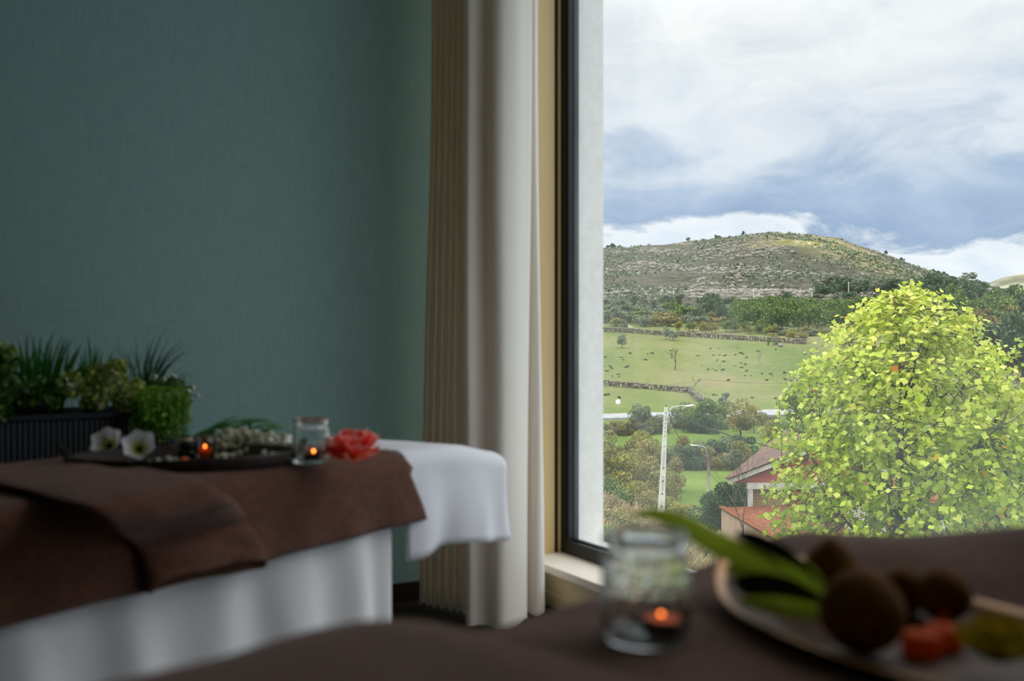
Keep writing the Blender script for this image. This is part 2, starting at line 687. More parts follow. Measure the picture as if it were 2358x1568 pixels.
cu = thing('curtain', 'floor-length cream curtain gathered in the corner beside the window', 'curtain', (xat(1110, 3.75), 3.78, 0))
drop = obj('drape', mesh_np('drape', V, Fc, M['curtain'], True), cu)
hemV = []
HF = []
for i in range(nc):
    for k in range(3):
        v = Vector(V[i]) if k == 0 else Vector(V[nc + i]) * (0.0) + Vector((V[i][0], V[i][1] - 0.0025, V[i][2] + (0.0 if k == 1 else 0.03)))
        hemV.append(v)
for i in range(nc - 1):
    HF.append((i * 3 + 1, i * 3 + 4, i * 3 + 5, i * 3 + 2))
obj('hem', mesh_np('hem', hemV, HF, M['curtain'], True), drop)
M['rail'] = pmat('white_rail', lin(225, 225, 225), rough=0.4)
obj('rail', MB().lbox(-0.33, -0.29, -2.6, -0.02, RH - 0.035, RH).mesh('rail', M['rail']), cu)

# ------------------------------------------------------------------ cloth tools


class Frame2:
    """a table's own axes: s along it, w across from its side nearest the camera"""

    def __init__(s, p0, u, nn):
        s.p0, s.u, s.nn = Vector((p0[0], p0[1], 0)), Vector((u[0], u[1], 0)).normalized(), Vector((nn[0], nn[1], 0)).normalized()

    def __call__(s, a, w, z):
        p = s.p0 + s.u * a - s.nn * w
        return Vector((p.x, p.y, z))

    def box(s, mb, a0, a1, w0, w1, z0, z1):
        return mb.hexa([s(a0, w0, z0), s(a1, w0, z0), s(a1, w1, z0), s(a0, w1, z0),
                        s(a0, w0, z1), s(a1, w0, z1), s(a1, w1, z1), s(a0, w1, z1)])


def nz3(x, y, z=0.0):
    return mn.noise(Vector((x, y, z)))


def grid_mesh(name, P, nu, nv, mat, thick=0.0, closed=False):
    Fc = []
    for i in range(nu - 1):
        for j in range(nv - 1):
            Fc.append((i * nv + j, (i + 1) * nv + j, (i + 1) * nv + j + 1, i * nv + j + 1))
    return mesh_np(name, P, Fc, mat, True)


def thicken(o, t, offset=1.0):
    m = o.modifiers.new('thickness', 'SOLIDIFY')
    m.thickness = t
    m.offset = offset
    return o


def strip_drape(fr, s0, s1, W, top, r, hang, hang_far, flare=None, ns=90, seed=0, wave=0.008, topfn=None, spread=0.0):
    """towel across a table: near hem, near side, top, far side; columns along s"""
    P = []
    prof = []
    nh = 9
    for k in range(nh):
        f = k / (nh - 1)
        prof.append(('h', f))
    for k in range(1, 6):
        prof.append(('a', k / 6 * math.pi / 2))
    nt_ = 26
    for k in range(nt_ + 1):
        prof.append(('t', k / nt_))
    for k in range(5, 0, -1):
        prof.append(('b', k / 6 * math.pi / 2))
    for k in range(5):
        prof.append(('f', k / 4))
    for i in range(ns):
        fs = i / (ns - 1)
        for kind, f in prof:
            s = s0 + (s1 - s0) * fs
            if flare:
                s += flare(fs, kind, f)
            tz = top + (topfn(s, 0) if topfn else 0)
            if kind == 'h':
                amp = (1 - f)
                wv = wave * amp * (nz3(s * 7, seed, 0.3 * f) * 1.6) + spread * amp
                w_, z_ = -wv, tz - r - (hang - r) * (1 - f) + 0.004 * nz3(s * 5, seed + 5, 0) * amp
                w_ += 0.003 * nz3(s * 12, f * 3, seed)
            elif kind == 'a':
                w_, z_ = r * (1 - math.cos(f)), tz - r * (1 - math.sin(f))
            elif kind == 't':
                w_ = r + (W - 2 * r) * f
                z_ = top + (topfn(s, w_) if topfn else 0) + 0.004 * nz3(s * 6, w_ * 9, seed) + 0.002 * nz3(s * 21, w_ * 19, seed + 2)
            elif kind == 'b':
                w_, z_ = W - r * (1 - math.cos(f)), top - r * (1 - math.sin(f))
            else:
                w_, z_ = W, top - r - (hang_far - r) * f
            P.append(fr(s, w_, z_))
    return P, ns, len(prof)


def perim_drape(fr, pts, top, r, hang, wave, topfn=None, nh=12, nin=14, seed=0, inner_noise=0.004):
    """cloth over a table end: pts = (s, w, ns, nw, centre s, centre w, position along the edge)"""
    P = []
    for (s, w_, ns_, nw, cs, cw, l) in pts:
        tz = top + (topfn(s, w_) if topfn else 0)
        hg = hang(l) if callable(hang) else hang
        for k in range(nh):
            f = k / (nh - 1)
            off = wave * (1 - f) ** 0.8 * (math.sin(l * 26 + 1.3 * nz3(l * 5, seed)) * 0.6 + nz3(l * 9, seed, f) * 1.1)
            z = tz - r - (hg - r) * (1 - f)
            P.append(fr(s + ns_ * off, w_ + nw * off, z))
        for k in range(1, 6):
            a = k / 6 * math.pi / 2
            q = -r * (1 - math.cos(a))
            P.append(fr(s + ns_ * q, w_ + nw * q, tz - r * (1 - math.sin(a))))
        si, wi = s - ns_ * r, w_ - nw * r
        for k in range(nin):
            f = k / (nin - 1)
            ss, ww = si + (cs - si) * f, wi + (cw - wi) * f
            z = top + (topfn(ss, ww) if topfn else 0) + inner_noise * nz3(ss * 8, ww * 8, seed)
            P.append(fr(ss, ww, z))
    return P, len(pts), nh + 5 + nin


def edge_path(s0, s1, W, rc, n1=40, n2=14, n3=30, n4=30, s4=None):
    """near side from s0 to the end s1, round the corner, across, back along the far side"""
    out = []
    l = 0.0
    cw = W / 2
    c_end = s1 - W / 2
    for i in range(n1):
        s = s0 + (s1 - rc - s0) * i / (n1 - 1)
        out.append((s, 0.0, 0, -1, min(s, c_end), cw, s - s0))
    l = s1 - rc - s0
    for i in range(1, n2):
        a = i / n2 * math.pi / 2
        out.append((s1 - rc + rc * math.sin(a), rc - rc * math.cos(a), math.sin(a), -math.cos(a), c_end, cw, l + rc * a))
    l += rc * math.pi / 2
    for i in range(n3):
        q = rc + (W - 2 * rc) * i / (n3 - 1)
        out.append((s1, q, 1, 0, c_end, cw, l + q - rc))
    l += W - 2 * rc
    for i in range(1, n2):
        a = i / n2 * math.pi / 2
        out.append((s1 - rc + rc * math.cos(a), W - rc + rc * math.sin(a), math.cos(a), math.sin(a), c_end, cw, l + rc * a))
    l += rc * math.pi / 2
    for i in range(n4):
        s = s1 - rc - (s1 - rc - (s4 if s4 is not None else s0)) * i / (n4 - 1)
        out.append((s, W, 0, 1, min(s, c_end), cw, l + s1 - rc - s))
    return out


TOP = 0.77
# ------------------------------------------------------------------ far treatment table
FT = Frame2((-0.814, 1.583), (0.523, 0.853), (0.853, -0.523))
WT = 0.62
S_END = 1.583
tb = thing('massage_table', 'skirted treatment table in front of the teal wall', 'massage table', FT(0.5, WT / 2, 0),
           group='treatment tables')
mb = MB()
FT.box(mb, -0.55, S_END - 0.08, 0.02, WT - 0.012, 0.665, 0.72)
obj('tabletop', mb.mesh('tabletop', M['darkwood']), tb)


def head_drop(s, w_=0):
    f = max(0.0, min(1.0, (s - 1.22) / 0.4))
    return -0.055 * f * f * (3 - 2 * f)


mb = MB()
n = 26
prev = None
for i in range(n):
    sa = -0.55 + (S_END - 0.07 + 0.55) * i / n
    sb = -0.55 + (S_END - 0.07 + 0.55) * (i + 1) / n
    mb.hexa([FT(sa, 0.008, 0.70 + head_drop(sa)), FT(sb, 0.008, 0.70 + head_drop(sb)), FT(sb, WT - .008, 0.70 + head_drop(sb)),
             FT(sa, WT - .008, 0.70 + head_drop(sa)),
             FT(sa, 0.02, 0.752 + head_drop(sa)), FT(sb, 0.02, 0.752 + head_drop(sb)), FT(sb, WT - .02, 0.752 + head_drop(sb)),
             FT(sa, WT - .02, 0.752 + head_drop(sa))])
obj('cushion', mb.mesh('cushion', M['upholstery']), tb)
mb = MB()
FT.box(mb, -0.40, 0.98, 0.08, WT - 0.08, 0.0, 0.665)
obj('base_cabinet', mb.mesh('base_cabinet', M['darkwood']), tb)
# the skirt hangs from under the top to the floor, in soft folds
P = []
path = []
for i in range(150):
    path.append((-0.52 + (1.017 + 0.52) * i / 149, 0.018, 0, -1))
for i in range(50):
    path.append((1.017, 0.018 + (WT - 0.036) * i / 49, 1, 0))
nv = 16
ll = 0
for idx, (s, q, a, b) in enumerate(path):
    edge = 1.0
    if a == 0:
        edge = min(1.0, (1.017 - s) / 0.06)
        ll = s
    else:
        edge = min(1.0, (q - 0.018) / 0.06)
        ll = 1.017 + q
    for j in range(nv):
        z = 0.004 + (0.70 - 0.004) * j / (nv - 1)
        f = 1 - z / 0.72
        # folds lean a little, as hung cloth does
        ph = ll * 31 + 1.2 * nz3(ll * 3, 2.0) - 1.9 * f * math.sin(ll * 3.0)
        off = (0.025 * math.sin(ph) + 0.016 * nz3(ll * 14 - 2 * f, f * 1.2, 4)) * f ** 0.7 * edge + 0.006 * f * edge
        P.append(FT(s + a * off, q + b * off, z))
obj('skirt', grid_mesh('skirt', P, len(path), nv, M['linen']), tb)

# white towel over the head end
pts = edge_path(1.06, S_END, WT, 0.075)
P, nu, nv = perim_drape(FT, pts, TOP + 0.003, 0.045, lambda l: 0.275 - 0.02 * min(1, l / 0.5), 0.019, head_drop, seed=3)
wt = obj('bath_towel', grid_mesh('bath_towel', P, nu, nv, M['white_terry']))
thicken(wt, 0.008, -1.0)
recentre(wt)
tag(wt, 'white terry towel hanging over the head end of the table by the curtain', 'towel')
# its flat part under the brown towel
P = []
for i in range(20):
    for j in range(20):
        s = 0.78 + 0.60 * i / 19
        q = 0.03 + (WT - 0.06) * j / 19
        P.append(FT(s, q, TOP - 0.006 + head_drop(s)))
o = obj('towel_fold', grid_mesh('towel_fold', P, 20, 20, M['white_terry']), None)
o.parent = wt
o.data.transform(Matrix.Translation(-wt.location))

# brown towel along the table


def flare(fs, kind, f):
    if fs < 0.6:
        return 0.0
    k = (fs - 0.6) / 0.4
    if kind == 'h':
        return 0.135 * k * (0.55 + 0.45 * (1 - f))
    if kind == 'a':
        return 0.135 * k * 0.5 * (1 - f / (math.pi / 2)) + 0.03 * k
    if kind == 't':
        return 0.03 * k - 0.02 * k * f
    return 0.0


P, nu, nv = strip_drape(FT, -0.52, 0.985, WT + 0.004, TOP, 0.055, 0.175, 0.2, flare, ns=120, seed=11, wave=0.012, spread=0.006)
bt = obj('bath_towel', grid_mesh('bath_towel', P, nu, nv, M['brown']))
thicken(bt, 0.010, 1.0)
recentre(bt)
tag(bt, 'brown terry towel spread along the table in front of the teal wall', 'towel')

# a second brown towel, folded over double and laid across, hanging down the near side
RE = [(604, 1303, 'v'), (602, 1282, 'v'), (588, 1240, 'v'), (560, 1190, 'v'), (515, 1142, 'e'), (455, 1113, 't'), (385, 1094, 't'), (300, 1078, 't'), (215, 1069, 't'), (120, 1064, 't')]
LE = [(336, 1366, 'v'), (332, 1335, 'v'), (322, 1290, 'v'), (300, 1245, 'v'), (255, 1205, 'e'), (190, 1172, 't'), (115, 1150, 't'), (40, 1128, 't'), (-40, 1105, 't'), (-110, 1090, 't')]


def on_side(px, py, out):
    """photo pixel -> point on the upright plane of the table's near side, moved out by `out`"""
    n_ = FT.nn
    p0 = FT.p0 + n_ * out
    k = (px - CX) / F
    # (k d, d): n.(x - p0) = 0
    d = (n_.x * p0.x + n_.y * p0.y) / (n_.x * k + n_.y)
    return at(px, py, d)


def on_level(px, py, z):
    d = (H - z) * F / (py - CY)
    return at(px, py, d)


def edge3(E):
    out = []
    for (px, py, k) in E:
        if k == 'v':
            out.append(on_side(px, py, 0.022))
        elif k == 'e':
            out.append((on_side(px, py, 0.012) + on_level(px, py, TOP + 0.015)) / 2)
        else:
            out.append(on_level(px, py, TOP + 0.019))
    return out


re3 = [Vector(v) for v in catmull([tuple(v) for v in edge3(RE)], 6)]
le3 = [Vector(v) for v in catmull([tuple(v) for v in edge3(LE)], 6)]
P = []
ring = 40
NRW = len(re3)


def towel_section(x_):
    x_ = max(0.0, min(NRW - 1.001, x_))
    i_, fr_ = int(x_), x_ - int(x_)
    r_ = re3[i_] * (1 - fr_) + re3[i_ + 1] * fr_
    l_ = le3[i_] * (1 - fr_) + le3[i_ + 1] * fr_
    ax_ = (r_ - l_).normalized()
    tng = (re3[min(i_ + 2, NRW - 1)] - re3[max(i_ - 1, 0)]).normalized()
    nr_ = tng.cross(ax_)
    if nr_.dot(FT.nn + Vector((0, 0, 1))) < 0:
        nr_ = -nr_
    return (r_ + l_) / 2, ax_, nr_.normalized(), (r_ - l_).length


for i in range(NRW):
    f = i / (NRW - 1)
    for k in range(ring):
        a = 2 * math.pi * k / ring
        ca, sa = math.cos(a), math.sin(a)
        # the outer layer ends a little higher than the inner one, so the fold stands open at its hem
        mid, ax, nrm, wd = towel_section(i + 7.0 * max(0.0, sa) ** 0.5 * max(0.0, 1 - i / 14))
        th = 0.020 - 0.010 * f + 0.010 * max(0.0, 1 - i / 16)
        mid = mid + nrm * (0.010 * (1 - f))
        x = math.copysign(abs(ca) ** 0.8, ca) * wd / 2
        y = math.copysign(abs(sa) ** 0.75, sa) * th * (0.75 + 0.35 * nz3(x * 9, f * 5, 7))
        y += 0.006 * nz3(x * 14, f * 9, 2)
        P.append(mid + ax * x + nrm * y)
Fc = []
nr = len(re3)
for i in range(nr - 1):
    for k in range(ring):
        k2 = (k + 1) % ring
        Fc.append((i * ring + k, (i + 1) * ring + k, (i + 1) * ring + k2, i * ring + k2))
Fc.append(tuple((nr - 1) * ring + k for k in range(ring)))
ft = obj('folded_towel', mesh_np('folded_towel', P, Fc, M['brown'], True))
thicken(ft, 0.006, -1.0)
recentre(ft)
tag(ft, 'brown towel folded double and laid across the far table, open at its hem', 'towel')

# ------------------------------------------------------------------ near treatment table
NT = Frame2((-0.033, 0.964), (0.687, 0.726), (-0.726, 0.687))     # w runs towards the camera from the far edge
WN = 0.70
SN = 0.58
tb = thing('massage_table', 'treatment table beside the window with the large dish on it', 'massage table', NT(-0.4, WN / 2, 0),
           group='treatment tables')
mb = MB()
NT.box(mb, -1.30, SN - 0.03, 0.015, WN - 0.015, 0.66, 0.71)
obj('tabletop', mb.mesh('tabletop', M['darkwood']), tb)
mb = MB()
NT.box(mb, -1.30, SN - 0.02, 0.01, WN - 0.01, 0.71, 0.755)
obj('cushion', mb.mesh('cushion', M['upholstery']), tb)
mb = MB()
NT.box(mb, -1.20, 0.15, 0.08, WN - 0.08, 0.0, 0.66)
obj('base_cabinet', mb.mesh('base_cabinet', M['darkwood']), tb)
mb = MB()
P = []
path = [(-1.28 + 1.48 * i / 99, 0.02, 0, -1) for i in range(100)] + [(0.20, 0.02 + (WN - .04) * i / 39, 1, 0) for i in range(40)]
for (s, q, a, b) in path:
    ll = s + q
    for j in range(10):
        z = 0.004 + 0.69 * j / 9
        f = 1 - z / 0.72
        off = 0.014 * math.sin(ll * 30 + 2 * nz3(ll * 3, 9)) * f
        P.append(NT(s + a * off, q + b * off, z))
obj('skirt', grid_mesh('skirt', P, len(path), 10, M['linen']), tb)


def pillow(s, w_):
    """the head rest under the towel"""
    f = max(0.0, min(1.0, (s - 0.34) / 0.20))
    f = f * f * (3 - 2 * f)
    e = max(0.0, min(1.0, (SN + 0.03 - s) / 0.10))
    e = e * (2 - e)
    return min(0.070, 0.004 + 0.17 * max(0.0, w_)) * f * (0.85 + 0.15 * e) + 0.005 * f * math.sin(s * 34 + w_ * 20 + 2 * nz3(s * 5, w_ * 4, 6)) * 0.8


mb = MB()
for i in range(14):
    for j in range(14):
        s0_, s1_ = 0.33 + 0.22 * i / 14, 0.33 + 0.22 * (i + 1) / 14
        w0_, w1_ = 0.03 + 0.64 * j / 14, 0.03 + 0.64 * (j + 1) / 14
        mb.add([NT(s0_, w0_, 0.748 + pillow(s0_, w0_)), NT(s1_, w0_, 0.748 + pillow(s1_, w0_)),
                NT(s1_, w1_, 0.748 + pillow(s1_, w1_)), NT(s0_, w1_, 0.748 + pillow(s0_, w1_))], [(0, 1, 2, 3)])
obj('head_rest', mb.mesh('head_rest', M['upholstery']), tb)


def near_top(s, w_=0):
    return pillow(s, w_) + 0.003 * nz3(s * 7, w_ * 7, 1.0)


pts = edge_path(-1.30, SN, WN, 0.09, n1=90, n3=50)
P, nu, nv = perim_drape(NT, pts, TOP, 0.035, 0.17, 0.010, near_top, nh=8, nin=34, seed=21, inner_noise=0.003)
bt = obj('bath_towel', grid_mesh('bath_towel', P, nu, nv, M['brown_near']))
thicken(bt, 0.008, -1.0)
recentre(bt)
tag(bt, 'brown terry towel covering the table beside the window', 'towel')

# folded towel at the foot of the near table


def foldtop(s, w_=0):
    e = max(0.0, min(1.0, (-0.035 - s) / 0.13))
    e = math.sin(e * math.pi / 2)
    return 0.036 * e + 0.004 * nz3(s * 12, w_ * 10, 5)


P = []
for i in range(50):
    s = -0.72 + 0.69 * i / 49
    for kind in range(30):
        if kind < 7:
            w_ = -0.012 - 0.006 * nz3(s * 9, 3.3)
            z = TOP - 0.16 + 0.13 * kind / 6
        elif kind < 12:
            a = (kind - 6) / 6 * math.pi / 2
            w_ = -0.012 + 0.035 * (1 - math.cos(a))
            z = TOP - 0.03 + (0.034 + foldtop(s)) * math.sin(a)
        else:
            w_ = 0.023 + 0.5 * (kind - 11) / 18
            z = TOP + 0.004 + foldtop(s, w_)
        P.append(NT(s, w_, z))
o = obj('folded_towel', grid_mesh('folded_towel', P, 50, 30, M['brown_near']))
thicken(o, 0.006, -1.0)
recentre(o)
tag(o, 'brown towel folded thick at the foot of the table beside the window', 'towel')

# ------------------------------------------------------------------ jars, candles, flowers and trays
M['wax'] = pmat('wax', lin(190, 96, 40), rough=0.5, emit=(lin(255, 110, 30), 0.12))
M['cup'] = pmat('tealight_cup', lin(24, 22, 22), rough=0.35, metallic=0.5)
M['wick'] = pmat('wick', lin(20, 16, 14), rough=0.9)
M['flame'] = pmat('flame', lin(255, 150, 60), rough=1, emit=(lin(255, 128, 50), 7.0))
M['stone'] = pmat('basalt', lin(26, 27, 30), rough=0.55)
M['palestone'] = pmat('pale_stone', lin(205, 190, 165), rough=0.6)
M['pebble'] = pmat('white_pebble', lin(225, 222, 214), rough=0.6)
M['petal_white'] = pmat('white_petal', lin(240, 240, 246), rough=0.55, trans=0.25,
                        length=[(0.0, lin(70, 30, 25)), (0.09, lin(120, 90, 20)), (0.16, lin(188, 184, 50)),
                                (0.36, lin(225, 226, 150)), (0.52, lin(242, 242, 246)), (1.0, lin(246, 244, 250))])
M['coral'] = pmat('coral_petal', lin(240, 90, 70), rough=0.5, trans=0.4,
                  length=[(0.0, lin(255, 190, 60)), (0.30, lin(255, 140, 70)), (0.60, lin(255, 96, 84)), (0.85, lin(255, 110, 100)), (1.0, lin(255, 196, 184))])
M['stamen'] = pmat('stamen', lin(235, 170, 40), rough=0.7)
M['dark_eye'] = pmat('flower_eye', lin(60, 24, 30), rough=0.6)
M['blade'] = pmat('grass_leaf', lin(34, 92, 40), rough=0.45, trans=0.2,
                  length=[(0.0, lin(40, 82, 30)), (0.5, lin(64, 138, 52)), (1.0, lin(80, 154, 76))])
M['blade_fine'] = pmat('fine_grass_leaf', lin(40, 96, 70), rough=0.45, trans=0.15,
                       length=[(0.0, lin(34, 74, 36)), (0.5, lin(42, 96, 62)), (1.0, lin(58, 112, 84))])
M['gloss_leaf'] = pmat('glossy_leaf', lin(80, 130, 30), rough=0.25, coat=0.4, trans=0.45,
                       length=[(0.0, lin(160, 186, 50)), (0.5, lin(186, 210, 64)), (1.0, lin(176, 200, 70))])
M['gloss_dark'] = pmat('glossy_dark_leaf', lin(24, 52, 26), rough=0.22, coat=0.5)
M['stem'] = pmat('stem', lin(66, 84, 34), rough=0.6)
M['floret'] = pmat('white_floret', lin(228, 226, 200), rough=0.6, trans=0.2)
M['gold'] = pmat('gilded_wood', lin(190, 136, 74), rough=0.35, metallic=0.35, col2=lin(134, 88, 42), nscale=14)
M['dish_brown'] = pmat('brown_lacquer', lin(96, 62, 34), rough=0.6, spec=0.2, col2=lin(72, 46, 26), nscale=14)
M['black_dish'] = pmat('black_lacquer', lin(18, 17, 17), rough=0.4)
M['herb_ball'] = pmat('brown_ball', lin(132, 90, 40), rough=0.9, spec=0.15, col2=lin(106, 70, 30), nscale=60, bump=0.4, bscale=300)
M['orange'] = pmat('orange_fruit', lin(222, 110, 34), rough=0.5)
M['lime'] = pmat('yellow_green_petal', lin(170, 180, 40), rough=0.5, trans=0.25,
                 length=[(0.0, lin(90, 140, 20)), (0.5, lin(150, 170, 30)), (1.0, lin(205, 170, 50))])


def plain(name, label, cat, mb, mat, smooth=True, group=None):
    o = obj(name, mb.mesh(name, M[mat], smooth))
    recentre(o)
    return tag(o, label, cat, group)


def make_jar(c, label, rot=0.0):
    """squat glass jar, thick lip, body pressed with a brick pattern"""
    R = 0.0405

    def rf(a, z, i):
        if i > 26 or z < 0.012 or z > 0.070:
            return 0.0
        row = int((z - 0.012) / 0.0116)
        fr = ((z - 0.012) / 0.0116) % 1.0
        u = ((a + rot) / (2 * math.pi) * 14 + (0.5 if row % 2 else 0)) % 1.0
        e = min(fr, 1 - fr) * 5
        e2 = min(u, 1 - u) * 8
        return 0.0016 * max(0.0, min(1.0, e, e2))
    out = [(0.0, 0.001), (0.030, 0.0), (0.037, 0.0015), (0.0395, 0.006)]
    for k in range(22):
        out.append((0.0395 + 0.0004 * math.sin(k / 21 * math.pi), 0.012 + 0.058 * k / 21))
    out += [(0.0400, 0.075), (0.0375, 0.0805), (0.0345, 0.0835), (0.0345, 0.086), (0.0385, 0.0875), (0.0402, 0.092), (0.0395, 0.097),
            (0.0370, 0.0995), (0.0345, 0.0985), (0.0330, 0.095), (0.0318, 0.086), (0.0335, 0.080), (0.0370, 0.073), (0.0372, 0.04),
            (0.0368, 0.014), (0.034, 0.0085), (0.0, 0.008)]
    j = thing('glass_jar', label, 'jar', c)
    obj('jar_body', MB().lathe(out, c, 112, rfun=rf).mesh('jar_body', M['jar'], True), j)
    return j


def make_tealight(c, label, tilt=0.0):
    t = thing('tealight', label, 'candle', c, group='tealights burning in glass')
    obj('cup', MB().lathe([(0.0, 0.0), (0.0185, 0.0), (0.0192, 0.001), (0.0195, 0.0150), (0.0190, 0.0150), (0.0186, 0.0035), (0.0, 0.003)],
                          c, 36).mesh('cup', M['cup'], True), t)
    obj('wax', MB().lathe([(0.0, 0.0035), (0.0182, 0.0035), (0.0184, 0.0125), (0.012, 0.0118), (0.0, 0.0112)], c, 30).mesh('wax', M['wax'], True), t)
    wk = obj('wick', MB().tube([Vector(c) + Vector((0, 0, .011)), Vector(c) + Vector((0.0004, 0, .017))], 0.0007, 6).mesh('wick', M['wick']), t)
    obj('flame', MB().lathe([(0.0, 0.0150), (0.0018, 0.0157), (0.0024, 0.0172), (0.0019, 0.0190), (0.0008, 0.0205), (0.0, 0.0212)], c, 14)
        .mesh('flame', M['flame'], True), wk)
    return t


TS = TOP + 0.009         # upper face of the towels
pj = on_level(716, 1066, TS)
make_jar((pj.x, pj.y, TS), 'clear glass candle jar standing beside the coral peony')
make_tealight((pj.x + 0.006, pj.y - 0.006, TS + 0.0085), 'small dark tealight burning in the jar beside the coral peony')
TN = TOP + 0.0035
pn = on_level(1487, 1474, TN)
make_jar((pn.x, pn.y, TN), 'clear glass candle jar standing on the brown towel by the window', 0.2)
make_tealight((pn.x + 0.013, pn.y - 0.006, TN + 0.0085), 'small dark tealight burning in the jar by the window')


def petal_mesh(name, mat, length, width, cup, curl, nv=9, nu=5, tipw=0.35, base=0.18, seed=0):
    V, pa, Fc = [], [], []
    for j in range(nv):
        v = j / (nv - 1)
        wv = width * (base + (1 - base) * math.sin(min(1.0, v * 1.25) * math.pi / 2) ** 1.2) * (1 if v < 0.6 else math.sqrt(max(0.0, 1 - ((v - 0.6) / 0.4) ** 2 * (1 - tipw ** 2))))
        ang = curl * v
        y = length * (math.sin(ang) / curl if abs(curl) > 1e-3 else v)
        z = length * ((1 - math.cos(ang)) / curl if abs(curl) > 1e-3 else 0)
        for i in range(nu):
            u = i / (nu - 1) * 2 - 1
            V.append((u * wv / 2, y - cup * 0.2 * u * u * length * v, z + cup * u * u * wv * 0.5 + 0.05 * length * nz3(u * 2, v * 3, seed) * v))
            pa.append(v)
    for j in range(nv - 1):
        for i in range(nu - 1):
            Fc.append((j * nu + i, j * nu + i + 1, (j + 1) * nu + i + 1, (j + 1) * nu + i))
    return mesh_np(name, V, Fc, mat, True, pattr=pa)


def orient(ax_out, el, roll=0.0):
    """petal grows along its y: heading ax_out round the flower, lifted by el"""
    return (Matrix.Rotation(ax_out, 3, 'Z') @ Matrix.Rotation(el, 3, 'X') @ Matrix.Rotation(roll, 3, 'Y')).to_euler()


def white_flower(c, tilt, heading, label, n=6, size=0.050):
    t = thing('white_flower', label, 'flower', c, group='white flowers on the oval tray')
    B = (Matrix.Rotation(heading, 3, 'Z') @ Matrix.Rotation(tilt, 3, 'X'))
    me = petal_mesh('petal', M['petal_white'], size, size * 0.66, 0.35, 0.55, seed=1)
    for k in range(n):
        a = 2 * math.pi * k / n + 0.2
        R = B @ Matrix.Rotation(a, 3, 'Z') @ Matrix.Rotation(0.42, 3, 'X')
        obj('petal', me, t, (0, 0, 0.022), R.to_euler(), (1, 1, 1) if k % 2 else (1.12, 0.95, 1), world=False)
    mb = MB().ball((0, 0, 0), 0.0055, 10, 6)
    for k in range(7):
        a = k * 0.9
        mb.tube([(0, 0, 0), B @ Vector((0.006 * math.cos(a), 0.006 * math.sin(a), 0.012))], 0.0009, 5)
    obj('flower_eye', mb.mesh('flower_eye', M['dark_eye'], True), t, (0, 0, 0.023), world=False)
    return t


# --- oval tray on the far table
pt = on_level(432, 1072, TS)
TX, TY = pt.x, pt.y
TRX, TRY = 0.232, 0.150
tr_ = thing('oval_tray', 'dark oval wooden tray with black end handles on the far table', 'tray', (TX, TY, TS))
YAW = math.radians(20)


def tray_xy(u, v):
    return TX + u * math.cos(YAW) - v * math.sin(YAW), TY + u * math.sin(YAW) + v * math.cos(YAW)


prof = [(0.0, 0.0), (0.93, 0.0), (0.965, 0.003), (1.0, 0.026), (1.0, 0.030), (0.985, 0.030), (0.95, 0.008), (0.0, 0.007)]
V, Fc = [], []
seg = 64
for r, z in prof:
    for k in range(seg):
        a = 2 * math.pi * k / seg
        x, y = tray_xy(r * TRX * math.cos(a), r * TRY * math.sin(a))
        V.append((x, y, TS + z))
for i in range(len(prof) - 1):
    for k in range(seg):
        k2 = (k + 1) % seg
        Fc.append((i * seg + k, i * seg + k2, (i + 1) * seg + k2, (i + 1) * seg + k))
obj('tray_body', mesh_np('tray_body', V, Fc, M['darkwood'], True), tr_)
for sg in (-1, 1):
    pts = []
    for k in range(9):
        a = math.pi * k / 8
        x, y = tray_xy(sg * (TRX + 0.004 + 0.014 * math.sin(a)), 0.036 * math.cos(a))
        pts.append((x, y, TS + 0.024 + 0.026 * math.sin(a)))
    obj('handle', MB().tube(pts, 0.0045, 8).mesh('handle', M['blackmetal'], True), tr_)
TZ = TS + 0.0078


def tray_at(px, py, z=TZ):
    p = on_level(px, py, z)
    return Vector((p.x, p.y, z))


white_flower(tray_at(256, 1052), 0.95, -0.15, 'open white flower with yellow throat at the tray end next to the planter')
white_flower(tray_at(322, 1060), 1.0, 0.25, 'open white flower with yellow throat leaning on the other one')
# pebbles
for k, (px, py) in enumerate([(300, 1068), (318, 1071), (346, 1070), (373, 1069), (392, 1067), (404, 1062), (362, 1064), (386, 1060)]):
    q = tray_at(px, py)
    r = 0.0055 + 0.0018 * ((k * 37) % 5) / 5
    o = obj('pebble', MB().ball((0, 0, r * 0.7), r, 10, 7, 1.2, 1.0, 0.7, 0.2, 2.0, k).mesh('pebble', M['pebble'], True), None, q)
    tag(o, 'small white pebble lying on the oval tray', 'pebble', 'white pebbles on the oval tray')
q = tray_at(424, 1066)
mb = MB()
for k in range(6):
    a = k * math.pi / 3
    mb.ball((0.006 * math.cos(a), 0.006 * math.sin(a), 0.006), 0.0055, 8, 6, 1, 1, 1)
mb.ball((0, 0, 0.008), 0.006, 8, 6)
o = obj('orange_blossom', mb.mesh('orange_blossom', M['orange'], True), None, q)
tag(o, 'small orange blossom beside the black stones on the tray', 'flower')
# stacked stones: black, black, pale
q = tray_at(432, 1052)
zz = q.z
for k, (r, hh, m_, lb) in enumerate([(0.024, 0.019, 'stone', 'lowest flat black stone of the small stack on the tray'),
                                     (0.021, 0.016, 'stone', 'middle black stone of the small stack on the tray'),
                                     (0.019, 0.011, 'palestone', 'pale flat stone lying on the black ones of the stack'),
                                     (0.012, 0.008, 'stone', 'smallest black stone on top of the pale one')]):
    o = obj('stone', MB().ball((0, 0, hh / 2), hh / 2, 18, 10, 2 * r / hh, 1.8 * r / hh, 1, 0.06, 1.5, k).mesh('stone', M[m_], True), None,
            (q.x - 0.001 * k, q.y, zz))
    tag(o, lb, 'stone', 'stones stacked on the tray')
    zz += hh * 0.94
